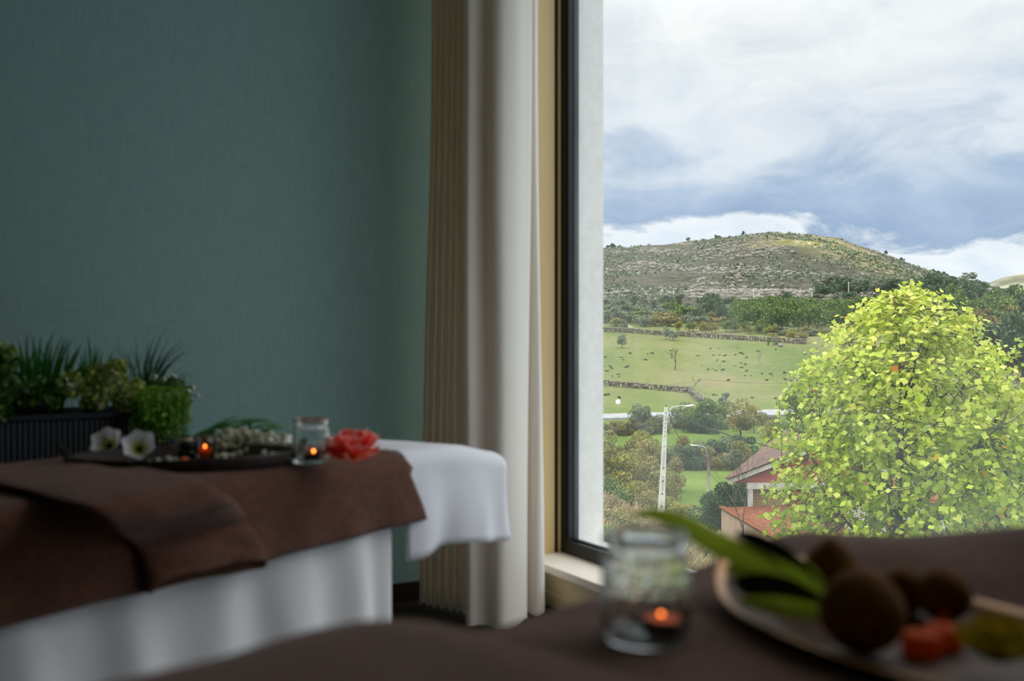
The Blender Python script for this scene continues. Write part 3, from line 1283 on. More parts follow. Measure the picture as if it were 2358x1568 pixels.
# tumbler with an orange candle
q = tray_at(472, 1058)
gl = thing('glass_tumbler', 'small clear tumbler holding an orange candle on the tray', 'glass', q)
obj('tumbler_body', MB().lathe([(0.0, 0.0), (0.019, 0.0), (0.021, 0.002), (0.0255, 0.050), (0.0250, 0.0515), (0.0240, 0.050), (0.0195, 0.005), (0.0, 0.004)],
                               q, 40).mesh('tumbler_body', M['jar'], True), gl)
cn = thing('votive_candle', 'orange votive candle glowing inside the tumbler on the tray', 'candle', (q.x, q.y, q.z + 0.0045))
M['glow_wax'] = pmat('glowing_wax', lin(176, 72, 18), rough=0.8, spec=0.1, emit=(lin(255, 80, 30), 0.03))
obj('wax', MB().lathe([(0.0, 0.0), (0.0150, 0.0), (0.0165, 0.013), (0.0135, 0.0122), (0.0, 0.012)], (q.x, q.y, q.z + 0.0045), 30).mesh('wax', M['glow_wax'], True), cn)
wk = obj('wick', MB().tube([(q.x, q.y, q.z + .016), (q.x, q.y, q.z + .021)], 0.0007, 5).mesh('wick', M['wick']), cn)
obj('flame', MB().lathe([(0.0, 0.020), (0.0022, 0.0212), (0.0030, 0.0235), (0.0016, 0.0265), (0.0, 0.028)], q, 12).mesh('flame', M['flame'], True), wk)


def blade_mesh(name, mat, pts, wid, side=None, seg_attr=True, fold=0.25):
    """leaf strip along pts with a middle rib"""
    pts = [Vector(p) for p in pts]
    n_ = len(pts)
    V, pa, Fc = [], [], []
    for i, p in enumerate(pts):
        t_ = (pts[min(i + 1, n_ - 1)] - pts[max(i - 1, 0)]).normalized()
        s_ = side if side is not None else t_.cross(Vector((0, 0, 1)))
        if s_.length < 1e-3:
            s_ = Vector((1, 0, 0))
        s_ = (s_ - t_ * s_.dot(t_)).normalized()
        nr_ = s_.cross(t_).normalized()
        w_ = wid[i] / 2
        V += [p - s_ * w_ + nr_ * (w_ * fold), p, p + s_ * w_ + nr_ * (w_ * fold)]
        pa += [i / (n_ - 1)] * 3
    for i in range(n_ - 1):
        Fc.append((i * 3, i * 3 + 1, i * 3 + 4, i * 3 + 3))
        Fc.append((i * 3 + 1, i * 3 + 2, i * 3 + 5, i * 3 + 4))
    return mesh_np(name, V, Fc, mat, True, pattr=pa)


def arc_blade(base, tip, bow, width, mat, n_=9, name='leaf'):
    base, tip = Vector(base), Vector(tip)
    mid = (base + tip) / 2 + Vector(bow)
    pts = []
    for k in range(n_):
        t_ = k / (n_ - 1)
        pts.append(base * (1 - t_) ** 2 + mid * 2 * t_ * (1 - t_) + tip * t_ * t_)
    wd = [width * (0.55 + 0.45 * math.sin(min(1, t_ * 2.2) * math.pi / 2)) * (1 - t_ ** 3) + 0.0004 for t_ in [k / (n_ - 1) for k in range(n_)]]
    return blade_mesh(name, mat, pts, wd, side=(tip - base).cross(Vector((0.15, -1, 0.25))) if True else None)


# white filler flowers with grass behind, lying on the tray
rng = random.Random(5)
bq = tray_at(565, 1040)
fb = thing('flower_bunch', 'bunch of tiny cream flowers lying at the tray end beside the jar', 'flowers', bq)
mef = MB()
for k in range(5):
    a = 2 * math.pi * k / 5
    mef.ball((0.0035 * math.cos(a), 0.0035 * math.sin(a), 0.0), 0.0034, 6, 4, 1.0, 1.0, 0.55)
mef.ball((0, 0, 0.001), 0.0022, 6, 4)
mef = mef.mesh('floret', M['floret'], True)
stm = MB()
for k in range(230):
    u = rng.random()
    px = 482 + 178 * u
    top_ = 1000 - 14 * math.sin(u * 3.1) + (6 if u > 0.8 else 0)
    f = rng.random() ** 0.8
    py = top_ + 58 * (1 - f) + rng.uniform(-5, 5)
    d = 2.27 + 0.16 * u + 0.05 * rng.uniform(-1, 1)
    p = at(px, py, d)
    if p.z < TZ + 0.004:
        p = on_level(px, py, TZ + 0.005)
    loc = p - bq
    obj('floret', mef, fb, loc, (rng.uniform(-.9, .9) + 0.7, rng.uniform(-.7, .7), rng.uniform(0, 6)), (rng.uniform(.8, 1.25),) * 3, world=False)
    if k % 2 == 0:
        b_ = tray_at(500 + 130 * u, 1046)
        stm.tube([Vector((b_.x, b_.y, TZ + 0.003)), (p + b_) / 2 + Vector((0, 0, 0.008)), p], 0.0009, 4)
obj('stems', stm.mesh('stems', M['stem']), fb)
gs = thing('grass_sprig', 'sprig of narrow green grass lying behind the cream flowers', 'leaves', tray_at(560, 1020))
for k, (x0, y0, x1, y1, by) in enumerate([(470, 1012, 556, 957, 20), (448, 1004, 520, 962, -8), (470, 1008, 602, 972, 34), (520, 1005, 625, 968, 30), (560, 1004, 650, 985, 30),
                                          (540, 1006, 588, 960, 20), (500, 1010, 640, 975, 38), (450, 1008, 560, 980, 14), (480, 1010, 530, 965, 6), (580, 1006, 660, 990, 22),
                                          (570, 1010, 580, 965, 4), (440, 1010, 500, 985, 10), (590, 1010, 560, 962, 10), (600, 1005, 655, 978, 18)]):
    d0, d1 = 2.42, 2.46
    b_, t_ = at(x0, y0, d0), at(x1, y1, d1)
    b_.z = max(b_.z, TZ + 0.004)
    obj('leaf', arc_blade(b_, t_, (0, 0, by / F * 2.4), 0.007, M['blade']), gs)

# coral peony
q = on_level(815, 1064, TS)
pe = thing('peony', 'coral-pink peony bloom lying beside the glass jar', 'flower', (q.x, q.y, TS))
ring_def = [(6, 0.074, 0.058, 0.14, 1.0, 0.0), (7, 0.070, 0.054, 0.42, 0.9, 0.003), (6, 0.060, 0.048, 0.80, 0.8, 0.005), (5, 0.046, 0.036, 1.15, 0.7, 0.006)]
for ri, (n_, ln, wd, el, cl, z_) in enumerate(ring_def):
    me = petal_mesh('petal', M['coral'], ln, wd, 0.5, cl, tipw=0.6, base=0.3, seed=ri * 3)
    for k in range(n_):
        a = 2 * math.pi * (k + 0.5 * (ri % 2)) / n_ + rng.uniform(-.12, .12)
        Rp = Matrix.Rotation(0.26, 3, 'X') @ orient(a, el + rng.uniform(-.16, .16) - 0.28, rng.uniform(-.3, .3)).to_matrix()
        obj('petal', me, pe, (0, 0, z_ + 0.013), Rp.to_euler(), (rng.uniform(.85, 1.1), rng.uniform(.85, 1.1), 1), world=False)
mb = MB()
for k in range(26):
    a, r = rng.uniform(0, 6.28), 0.010 * math.sqrt(rng.random())
    mb.tube([(r * .4 * math.cos(a), r * .4 * math.sin(a), 0.010), (r * math.cos(a), r * math.sin(a), 0.028)], 0.0011, 5)
obj('stamens', mb.mesh('stamens', M['stamen'], True), pe, world=False)

# ------------------------------------------------------------------ planter behind the far table, and what grows in it
PZ = 0.852
PF = Frame2((-1.298, 2.62), (0.842, 0.54), (0.54, -0.842))     # parallel to the teal wall
W0, W1, PS0, PS1 = 0.0, 0.30, -0.30, 0.437
pl_ = thing('ribbed_planter', 'tall anthracite trough planter with fine vertical ribs behind the far table', 'planter', PF(0.0, 0.15, 0))
per = []
rc = 0.06
pitch = 0.0137


def rrect(s0_, s1_, w0_, w1_, rc_, step):
    out = []
    segs = [((s0_ + rc_, w0_), (s1_ - rc_, w0_), (0, -1)), ((s1_, w0_ + rc_), (s1_, w1_ - rc_), (1, 0)),
            ((s1_ - rc_, w1_), (s0_ + rc_, w1_), (0, 1)), ((s0_, w1_ - rc_), (s0_, w0_ + rc_), (-1, 0))]
    cent = [(s1_ - rc_, w0_ + rc_), (s1_ - rc_, w1_ - rc_), (s0_ + rc_, w1_ - rc_), (s0_ + rc_, w0_ + rc_)]
    l = 0.0
    for k in range(4):
        (a0, b0), (a1, b1), nn_ = segs[k]
        ln = math.hypot(a1 - a0, b1 - b0)
        m_ = int(ln / step)
        for i in range(m_):
            f = i / m_
            out.append((a0 + (a1 - a0) * f, b0 + (b1 - b0) * f, nn_[0], nn_[1], l + ln * f))
        l += ln
        ang0 = math.atan2(nn_[1], nn_[0])
        m_ = max(6, int(rc_ * 1.57 / step))
        for i in range(m_):
            a = ang0 + math.pi / 2 * i / m_
            out.append((cent[k][0] + rc_ * math.cos(a), cent[k][1] + rc_ * math.sin(a), math.cos(a), math.sin(a), l + rc_ * (a - ang0)))
        l += rc_ * math.pi / 2
    return out


per = rrect(PS0, PS1, W0, W1, rc, pitch / 6)
V, Fc = [], []
for (z, dep, off) in [(0.0, 0, -0.004), (0.02, 1, 0), (PZ - 0.02, 1, 0), (PZ - 0.012, 0, 0.003), (PZ, 0, 0.003), (PZ, 0, -0.014), (PZ - 0.05, 0, -0.014)]:
    for (s, q_, a, b, l) in per:
        o_ = off + (dep * 0.0042 * (abs(math.sin(math.pi * l / pitch)) - 0.8))
        V.append(PF(s + a * o_, q_ + b * o_, z))
m_ = len(per)
for i in range(6):
    for k in range(m_):
        k2 = (k + 1) % m_
        Fc.append((i * m_ + k, i * m_ + k2, (i + 1) * m_ + k2, (i + 1) * m_ + k))
Fc.append(tuple(range(m_ - 1, -1, -1)))
obj('trough', mesh_np('trough', V, Fc, M['planter'], False), pl_)
mb = MB()
PF.box(mb, PS0 + 0.02, PS1 - 0.02, W0 + 0.02, W1 - 0.02, PZ - 0.08, PZ - 0.035)
obj('soil', mb.mesh('soil', M['soil']), pl_)
SOIL = PZ - 0.036


def plant_base(px, w_=None):
    """point on the soil seen in that photo column"""
    k = (px - CX) / F
    w_ = 0.13 if w_ is None else w_
    p = PF.p0 - PF.nn * w_
    # p + u s has x = k y
    s = (k * p.y - p.x) / (PF.u.x - k * PF.u.y)
    q_ = p + PF.u * s
    return Vector((q_.x, q_.y, SOIL))


def blade_plant(label, specs, width, mat, w_=0.13):
    b0 = plant_base(specs[0][0], w_)
    t = thing('grass_plant', label, 'plant', b0)
    for (bx, tx, ty, bow) in specs:
        b_ = plant_base(bx, w_ + rng.uniform(-.05, .05))
        d = b_.y + rng.uniform(-.03, .05)
        tp = at(tx, ty, d)
        obj('leaf', arc_blade(b_, tp, (bow, 0, 0.05), width * rng.uniform(.75, 1.2), M[mat]), t)
    return t


sp = [(60, 62, 765, 0), (75, 75, 768, .01), (85, 128, 757, -.02), (70, 42, 783, .0), (95, 145, 772, -.01), (100, 152, 774, 0), (105, 160, 780, -.02), (110, 170, 778, -.02), (120, 190, 790, -.01),
      (90, 110, 785, 0), (80, 95, 770, 0), (65, 30, 790, .01), (50, 12, 800, .02), (115, 140, 800, 0), (125, 178, 812, .01), (85, 60, 800, 0), (100, 120, 790, 0), (55, 0, 828, .03),
      (60, 24, 812, 0), (70, 85, 800, 0), (130, 160, 810, 0), (95, 132, 800, 0), (45, -15, 810, 0), (110, 90, 812, 0), (75, 40, 830, 0), (120, 200, 830, 0), (30, -20, 840, 0)]
for k in range(24):
    bx = rng.uniform(35, 140)
    sp.append((bx, bx + rng.uniform(-40, 50), rng.uniform(790, 860), rng.uniform(-.02, .02)))
blade_plant('broad-bladed green grass at the planter end by the folded towel', sp, 0.011, 'blade')
sp = [(205, 201, 760, .012), (208, 220, 790, 0), (204, 212, 800, -.01), (200, 186, 812, 0), (212, 238, 806, -.005), (206, 228, 796, 0), (215, 262, 806, 0), (202, 195, 800, 0),
      (210, 250, 830, .01), (198, 180, 830, 0), (207, 216, 815, 0), (212, 232, 822, 0)]
blade_plant('small tuft of pointed dark green blades in the middle of the planter', sp, 0.010, 'blade', 0.18)
sp = [(330, 386, 750, -.03), (332, 362, 765, -.03), (335, 392, 778, -.02), (338, 422, 782, -.04), (340, 428, 792, -.05), (340, 438, 806, -.06), (345, 430, 808, -.05), (328, 313, 778, -.005),
      (330, 300, 800, .02), (326, 266, 792, .04), (325, 255, 795, .04), (345, 420, 822, -.04), (350, 440, 856, -.05), (345, 445, 862, -.05), (340, 400, 800, -.03), (335, 370, 790, -.02),
      (350, 446, 880, -.04), (336, 410, 830, -.03), (333, 350, 800, -.01), (330, 340, 790, 0), (335, 380, 815, -.02), (340, 398, 840, -.02), (328, 290, 830, .02), (332, 310, 835, .01)]
for k in range(16):
    bx = rng.uniform(310, 360)
    sp.append((bx, bx + rng.uniform(-30, 70), rng.uniform(800, 870), -.02))
blade_plant('fine arching grass at the end of the planter towards the curtain', sp, 0.0042, 'blade_fine', 0.16)


def rand_unit(r):
    while True:
        v = Vector((r.uniform(-1, 1), r.uniform(-1, 1), r.uniform(-1, 1)))
        if 0.05 < v.length < 1:
            return v.normalized()


def quads(centres, sizes, rng_np, up=0.3, aspect=1.5, fold=0.0):
    """one small leaf per centre, random facing -> V, F arrays"""
    n_ = len(centres)
    nr_ = rng_np.normal(size=(n_, 3))
    nr_[:, 2] = np.abs(nr_[:, 2]) * 0.6 + up
    nr_ /= np.linalg.norm(nr_, axis=1)[:, None]
    t_ = rng_np.normal(size=(n_, 3))
    t_ -= nr_ * np.sum(t_ * nr_, axis=1)[:, None]
    t_ /= np.linalg.norm(t_, axis=1)[:, None] + 1e-9
    b_ = np.cross(nr_, t_)
    s_ = np.asarray(sizes).reshape(-1, 1) * np.ones((n_, 1))
    c = np.asarray(centres)
    V_ = np.empty((n_, 4, 3))
    V_[:, 0] = c - t_ * s_ * aspect / 2
    V_[:, 1] = c + b_ * s_ / 2
    V_[:, 2] = c + t_ * s_ * aspect / 2
    V_[:, 3] = c - b_ * s_ / 2
    return V_.reshape(-1, 3), np.arange(n_ * 4).reshape(-1, 4)


NR = np.random.default_rng(7)
M['cream_cluster'] = leafmat('cream_green_leaves', [(0.0, lin(84, 116, 34)), (0.4, lin(142, 164, 60)), (0.75, lin(196, 206, 110)), (1.0, lin(240, 240, 206))], 0.25)
M['shrub_dark'] = leafmat('dark_shrub_leaves', [(0.0, lin(40, 68, 26)), (0.6, lin(78, 116, 42)), (1.0, lin(140, 168, 80))], 0.2)
M['fern'] = leafmat('fern_leaves', [(0.0, lin(84, 132, 30)), (0.5, lin(128, 180, 48)), (1.0, lin(172, 210, 90))], 0.3)


def leafy(name, label, blobs, n_, size, mat, stems_=14, w_=0.09):
    """foliage in photo-space blobs (px, py, rx, ry) over the planter"""
    C, Sz = [], []
    root = plant_base(blobs[0][0], w_)
    t = thing(name, label, 'plant', root)
    stm_ = MB()
    for (px, py, rx, ry) in blobs:
        bp = plant_base(px, w_)
        for k in range(n_):
            while True:
                a, b = rng.uniform(-1, 1), rng.uniform(-1, 1)
                if a * a + b * b < 1:
                    break
            d = bp.y + rng.uniform(-.10, .07)
            p = at(px + a * rx, py + b * ry, d)
            C.append(p)
            Sz.append(size * rng.uniform(.6, 1.35))
        for k in range(max(2, stems_ // len(blobs))):
            p = at(px + rng.uniform(-rx, rx) * .7, py + rng.uniform(-ry, ry) * .7, bp.y)
            b_ = plant_base(px + rng.uniform(-8, 8), w_)
            if p.z > SOIL:
                stm_.tube([b_, (b_ + p) / 2 + Vector((rng.uniform(-.02, .02), 0, 0.01)), p], 0.0012, 4)
    V_, F_ = quads([tuple(c) for c in C], Sz, NR, 0.2, 1.3)
    o_ = obj('foliage', mesh_np('foliage', V_, F_, M[mat], False, attr=NR.random(len(F_))), t)
    o_['kind'] = 'stuff'
    if stm_.V:
        obj('stem', stm_.mesh('stem', M['stem']), t)
    return t


leafy('flowering_shrub', 'low bush with pale yellow-green blossom spilling over the planter rim',
      [(165, 885, 34, 32), (215, 905, 45, 40), (258, 880, 40, 45), (290, 915, 35, 36), (235, 860, 40, 25), (315, 905, 25, 35), (270, 845, 25, 18)], 330, 0.011, 'cream_cluster')
leafy('leafy_shrub', 'dark green leafy plant at the planter end by the folded towel',
      [(15, 890, 45, 40), (70, 900, 45, 42), (120, 905, 30, 42), (10, 830, 30, 30), (0, 950, 30, 25)], 230, 0.013, 'shrub_dark')
leafy('yellow_shrub', 'yellowish sprig rising behind the broad grass in the planter', [(8, 800, 18, 18), (25, 810, 16, 16)], 60, 0.011, 'cream_cluster', w_=0.2)
# trailing fern: strands hanging over the rim
root = plant_base(360, 0.03)
fn = thing('trailing_fern', 'bright green fern trailing over the corner of the planter', 'plant', root)
C = []
stm_ = MB()
for k in range(46):
    x0 = rng.uniform(312, 432)
    px1 = x0 + rng.uniform(-14, 16)
    y0, y1 = rng.uniform(905, 930), rng.uniform(965, 1022)
    d0 = plant_base(min(x0, 425), 0.0).y - 0.035 - rng.uniform(0, .03)
    a_, b_ = at(x0, y0, d0), at(px1, y1, d0 - .01)
    top_ = plant_base(min(x0, 400), 0.06)
    pts = [top_, at(x0, y0 - 12, d0 + 0.02), a_, (a_ * .5 + b_ * .5) + Vector((rng.uniform(-.008, .008), 0, 0)), b_]
    stm_.tube(pts, 0.0007, 4)
    m_ = 26
    for i in range(m_):
        f = i / m_
        p = a_ * (1 - f) + b_ * f
        for sgn in (-1, 1):
            C.append((p.x + sgn * rng.uniform(.003, .011), p.y + rng.uniform(-.006, .006), p.z + rng.uniform(-.004, .004)))
for k in range(420):
    px, py = rng.uniform(318, 425), rng.uniform(888, 930)
    d = plant_base(min(px, 420), 0.05).y
    p = at(px, py, d + rng.uniform(-.07, .03))
    C.append(tuple(p))
V_, F_ = quads(C, NR.uniform(.004, .009, len(C)), NR, 0.3, 1.6)
o = obj('foliage', mesh_np('foliage', V_, F_, M['fern'], False, attr=NR.random(len(F_))), fn)
o['kind'] = 'stuff'
obj('stem', stm_.mesh('stem', M['stem']), fn)
# white button flowers on stems
wb = thing('button_flowers', 'white button flowers on thin stems at the planter end towards the curtain', 'flowers', plant_base(390, 0.13))
meb = MB().ball((0, 0, 0), 0.0062, 10, 7, 1, 1, 0.85).mesh('flower_head', M['floret'], True)
stm_ = MB()
C = []
for (px, py) in [(345, 877), (355, 874), (378, 874), (389, 873), (404, 868), (408, 880), (403, 892), (434, 899), (445, 893), (455, 911), (425, 923), (398, 864), (358, 867), (438, 905), (427, 929)]:
    d = plant_base(395, 0.13).y + rng.uniform(-.06, .04)
    p = at(px, py, d)
    obj('flower_head', meb, wb, p - wb.location, (0.5, 0, 0), (rng.uniform(.8, 1.15),) * 3, world=False)
    b_ = plant_base(rng.uniform(365, 400), 0.13)
    stm_.tube([b_, (b_ + p) / 2 + Vector((0, 0, .02)), p], 0.0009, 4)
for k in range(420):
    px, py = rng.uniform(345, 440), rng.uniform(872, 930)
    if px > 425 and py < 890:
        continue
    d = plant_base(395, 0.13).y
    C.append(tuple(at(px, py, d + rng.uniform(-.08, .06))))
V_, F_ = quads(C, NR.uniform(.006, .013, len(C)), NR, 0.3, 1.6)
o = obj('foliage', mesh_np('foliage', V_, F_, M['shrub_dark'], False, attr=NR.random(len(F_)) * .9), wb)
o['kind'] = 'stuff'
obj('stem', stm_.mesh('stem', M['stem']), wb)

# ------------------------------------------------------------------ large dish on the near table
DC = Vector((0.364, 0.892, TN))
DA = math.radians(-62)
DRX, DRY = 0.238, 0.130
dish = thing('boat_dish', 'large shallow boat-shaped dish, black outside with a gilded rim', 'dish', DC)


def dish_pt(r, a, z):
    u, v = r * DRX * math.cos(a), r * DRY * math.sin(a)
    return Vector((DC.x + u * math.cos(DA) - v * math.sin(DA), DC.y + u * math.sin(DA) + v * math.cos(DA), DC.z + z))


def dish_rim(a):
    c_ = abs(math.cos(a))
    return 0.020 + 0.036 * c_ ** 6


seg = 72
for nm, lay, mt in (('dish_outside', [(0.0, 0, 0), (0.62, 0, 0), (0.78, 0.15, 0), (0.92, 0.55, 0), (1.0, 1.0, 0)], 'black_dish'),
                    ('gilded_rim', [(1.0, 1.0, 0), (0.985, 1.0, 0.0015), (0.965, 0.93, 0.002), (0.925, 0.74, 0.0035)], 'gold'),
                    ('dish_inside', [(0.925, 0.74, 0.0035), (0.88, 0.52, 0.004), (0.75, 0.15, 0.005), (0.6, 0.0, 0.005), (0.0, 0.0, 0.005)], 'dish_brown')):
    V, Fc = [], []
    for (r, zf, dz) in lay:
        for k in range(seg):
            a = 2 * math.pi * k / seg
            V.append(dish_pt(r, a, dish_rim(a) * zf + dz))
    for i in range(len(lay) - 1):
        for k in range(seg):
            k2 = (k + 1) % seg
            Fc.append((i * seg + k, i * seg + k2, (i + 1) * seg + k2, (i + 1) * seg + k))
    obj(nm, mesh_np(nm, V, Fc, M[mt], True), dish)
DZ = TN + 0.0055


def herb_ball(px, py, r, label, squash=1.0, d=None, peak=0.25):
    """px, py: the ball's top in the photo"""
    ztop = DZ + 2 * r * squash
    p = on_level(px, py, ztop) if d is None else at(px, py, d)
    prof_ = []
    for k in range(13):
        th = math.pi * k / 12
        z = r * squash * (1 - math.cos(th))
        rr = r * math.sin(th) * (1.0 - peak * max(0, (k - 6) / 6) * 0.8)
        prof_.append((max(rr, 0.0 if k in (0, 12) else 0.0005), z))
    o_ = obj('herbal_ball', MB().lathe(prof_, (0, 0, 0), 28).mesh('herbal_ball', M['herb_ball'], True), None, (p.x, p.y, DZ + 0.001))
    tag(o_, label, 'ball', 'brown balls in the boat-shaped dish')
    return o_


herb_ball(1985, 1358, 0.0365, 'largest rounded brown ball lying in the dish next to the green leaves', 1.0, 0.86)
herb_ball(1915, 1268, 0.031, 'brown ball with a pointed top lying behind the largest one in the dish', 1.1, 1.02, 0.8)
herb_ball(2085, 1345, 0.025, 'small brown ball lying in the dish behind the orange candle', 0.9, 0.99)
herb_ball(2172, 1368, 0.027, 'brown ball lying in the dish between the small one and the yellow flower', 0.95, 0.96)


def dish_z(d=0):
    return DZ + 0.001


# green leaves fanned out of the dish
lv = thing('leaf_spray', 'spray of glossy green strap leaves lying in the dish and reaching past the jar', 'leaves', (at(1915, 1395, 0.95).x, 0.95, DZ))


def leaf_px(pts, wid, mat):
    P_ = [at(*p) for p in catmull(pts, 5)]
    n_ = len(P_)
    wd = [wid * (0.5 + 0.5 * math.sin(min(1, (k / (n_ - 1)) * 2.0) * math.pi / 2)) * (1 - (k / (n_ - 1)) ** 4) + 0.001 for k in range(n_)]
    obj('leaf', blade_mesh('leaf', M[mat], P_, wd, side=Vector((0.25, 0.35, 0.9)), fold=0.3), lv)


leaf_px([(1915, 1400, 0.93), (1850, 1345, 0.95), (1760, 1300, 0.98), (1660, 1258, 1.0), (1580, 1212, 1.03), (1510, 1185, 1.05), (1450, 1186, 1.06)], 0.024, 'gloss_leaf')
leaf_px([(1920, 1405, 0.93), (1850, 1370, 0.94), (1770, 1330, 0.955), (1700, 1312, 0.97), (1668, 1312, 0.975)], 0.022, 'gloss_leaf')
leaf_px([(1915, 1412, 0.92), (1840, 1390, 0.925), (1760, 1364, 0.925), (1690, 1350, 0.93)], 0.026, 'gloss_dark')
leaf_px([(1915, 1410, 0.905), (1830, 1404, 0.905), (1760, 1392, 0.91), (1695, 1384, 0.915)], 0.018, 'gloss_leaf')
leaf_px([(1912, 1395, 0.95), (1850, 1322, 0.975), (1790, 1275, 0.985), (1730, 1240, 1.0), (1690, 1230, 1.01)], 0.020, 'gloss_dark')
leaf_px([(1912, 1392, 0.96), (1868, 1330, 0.98), (1820, 1290, 0.985), (1785, 1275, 0.99)], 0.016, 'gloss_leaf')
leaf_px([(1915, 1405, 0.93), (1820, 1350, 0.94), (1740, 1335, 0.95), (1680, 1340, 0.955)], 0.013, 'gloss_dark')

# candles, an orange and a yellow-green flower at the near end
for k, (px, py, d, lb) in enumerate([(2122, 1500, 0.86, 'low orange candle in the dish beside the largest brown ball'),
                                     (2172, 1488, 0.88, 'low orange candle in the dish beside the yellow-green flower')]):
    x = xat(px, d)
    t = thing('candle', lb, 'candle', (x, d, DZ + 0.001), group='orange candles in the dish')
    c = (x, d, DZ + 0.001)
    obj('wax', MB().lathe([(0.0, 0.0), (0.015, 0.0), (0.0165, 0.002), (0.0165, 0.016), (0.013, 0.0175), (0.0, 0.016)], c, 26).mesh('wax', M['glow_wax'], True), t)
    wk = obj('wick', MB().tube([(x, d, c[2] + .016), (x, d, c[2] + .021)], 0.0007, 5).mesh('wick', M['wick']), t)
    if k == 1:
        obj('flame', MB().lathe([(0.0, 0.020), (0.0016, 0.0215), (0.0022, 0.024), (0.0008, 0.029), (0.0, 0.031)], c, 12).mesh('flame', M['glow_wax'], True), wk)
p = at(2300, 1500, 0.80)
yf = thing('yellow_flower', 'yellow-green flower head lying at the near end of the dish', 'flower', (p.x, p.y, DZ + 0.012))
for ri, (n_, ln, wd, el, cl) in enumerate([(8, 0.044, 0.028, 0.15, 0.9), (8, 0.040, 0.026, 0.6, 0.8), (6, 0.030, 0.020, 1.05, 0.7)]):
    me = petal_mesh('petal', M['lime'], ln, wd, 0.5, cl, tipw=0.5, base=0.3, seed=ri + 40)
    for k in range(n_):
        obj('petal', me, yf, (0, 0, 0.002 * ri), orient(2 * math.pi * (k + .5 * (ri % 2)) / n_, el), (1, 1, 1), world=False)
obj('flower_eye', MB().ball((0, 0, 0.008), 0.008, 12, 8).mesh('flower_eye', M['stamen'], True), yf, world=False)

# ------------------------------------------------------------------ the valley outside
ZK = np.array([4, 15, 22, 27, 33, 39, 48, 60, 75, 90, 110, 138, 150, 190, 220, 265, 300, 340, 420, 520], float)
HK = np.array([-5.6, -5.6, -5.5, -5.1, -4.8, -6.1, -8.9, -9.6, -9.6, -9.8, -10.4, -10.0, -9.3, -7.6, -5.3, -0.8, 3.5, 8.0, 16.4, 24.6], float)
UK = [300, 1000, 1390, 1450, 1520, 1600, 1700, 1780, 1850, 1930, 2000, 2100, 2200, 2245, 2400, 3600]
YK = [610, 588, 572, 571, 563, 555, 542, 535, 540, 548, 572, 612, 645, 664, 680, 684]
ZPK = 1400.0


def ground(x, y):
    if y <= 520:
        h = float(np.interp(y, ZK, HK))
        if 16 < y < 48:
            wgt = min(1, (y - 16) / 8) * min(1, (48 - y) / 10)
            h += wgt * max(-2.8, min(1.0, -0.36 * (x - 3.4)))
        h += 0.18 * mn.noise(Vector((x * 0.11, y * 0.11, 0))) * min(1.0, y / 40)
        if y > 150:
            h += 0.9 * mn.noise(Vector((x * 0.012, y * 0.012, 4)))
        if y > 380:
            h += (y - 380) / 140 * 3.0 * mn.noise(Vector((x * 0.016, y * 0.016, 9)))
        return h
    u = CX + F * x / y
    ys = float(np.interp(u, UK, YK))
    y0 = CY - (24.6 - H) / 520 * F
    t = min(1.0, (y - 520) / (ZPK - 520))
    g = t ** 0.85
    yi = y0 + (ys - y0) * g
    h = H + (CY - yi) / F * min(y, ZPK)
    damp = math.sin(min(1.0, t) * math.pi) ** 0.7
    h += damp * (13 * mn.noise(Vector((x * 0.0075, y * 0.0055, 2))) + 7 * mn.noise(Vector((x * 0.02, y * 0.016, 5))))
    h += 2.4 * mn.noise(Vector((x * 0.03, y * 0.03, 7))) + 1.2 * mn.noise(Vector((x * 0.09, y * 0.09, 1)))
    if y > ZPK:
        h -= ((y - ZPK) / 500) ** 2 * 60
    return h


def gpt(px, d, dz=0.0):
    x = xat(px, d)
    return Vector((x, d, ground(x, d) + dz))


zs = sorted(set([4, 8, 12, 15] + list(np.linspace(18, 60, 36)) + list(np.geomspace(62, 520, 80)) + list(np.geomspace(530, 1400, 90)) + [1420, 1450, 1500, 1580, 1700, 1900]))
us = np.arange(500, 3500, 14)
V, Fc, cov = [], [], []
for z in zs:
    for u in us:
        x = (u - CX) / F * z if z > 20 else (u - CX) / F * 20 * (0.6 + 0.4 * z / 20) + 0.0
        V.append((x, z, ground(x, z)))
        heath = max(0.0, min(1.0, (z - 300 - 60 * mn.noise(Vector((x * .02, z * .02, 3)))) / 60))
        cov.append(heath)
nu = len(us)
for i in range(len(zs) - 1):
    for j in range(nu - 1):
        Fc.append((i * nu + j, i * nu + j + 1, (i + 1) * nu + j + 1, (i + 1) * nu + j))
V, Fc = np.array(V), np.array(Fc)


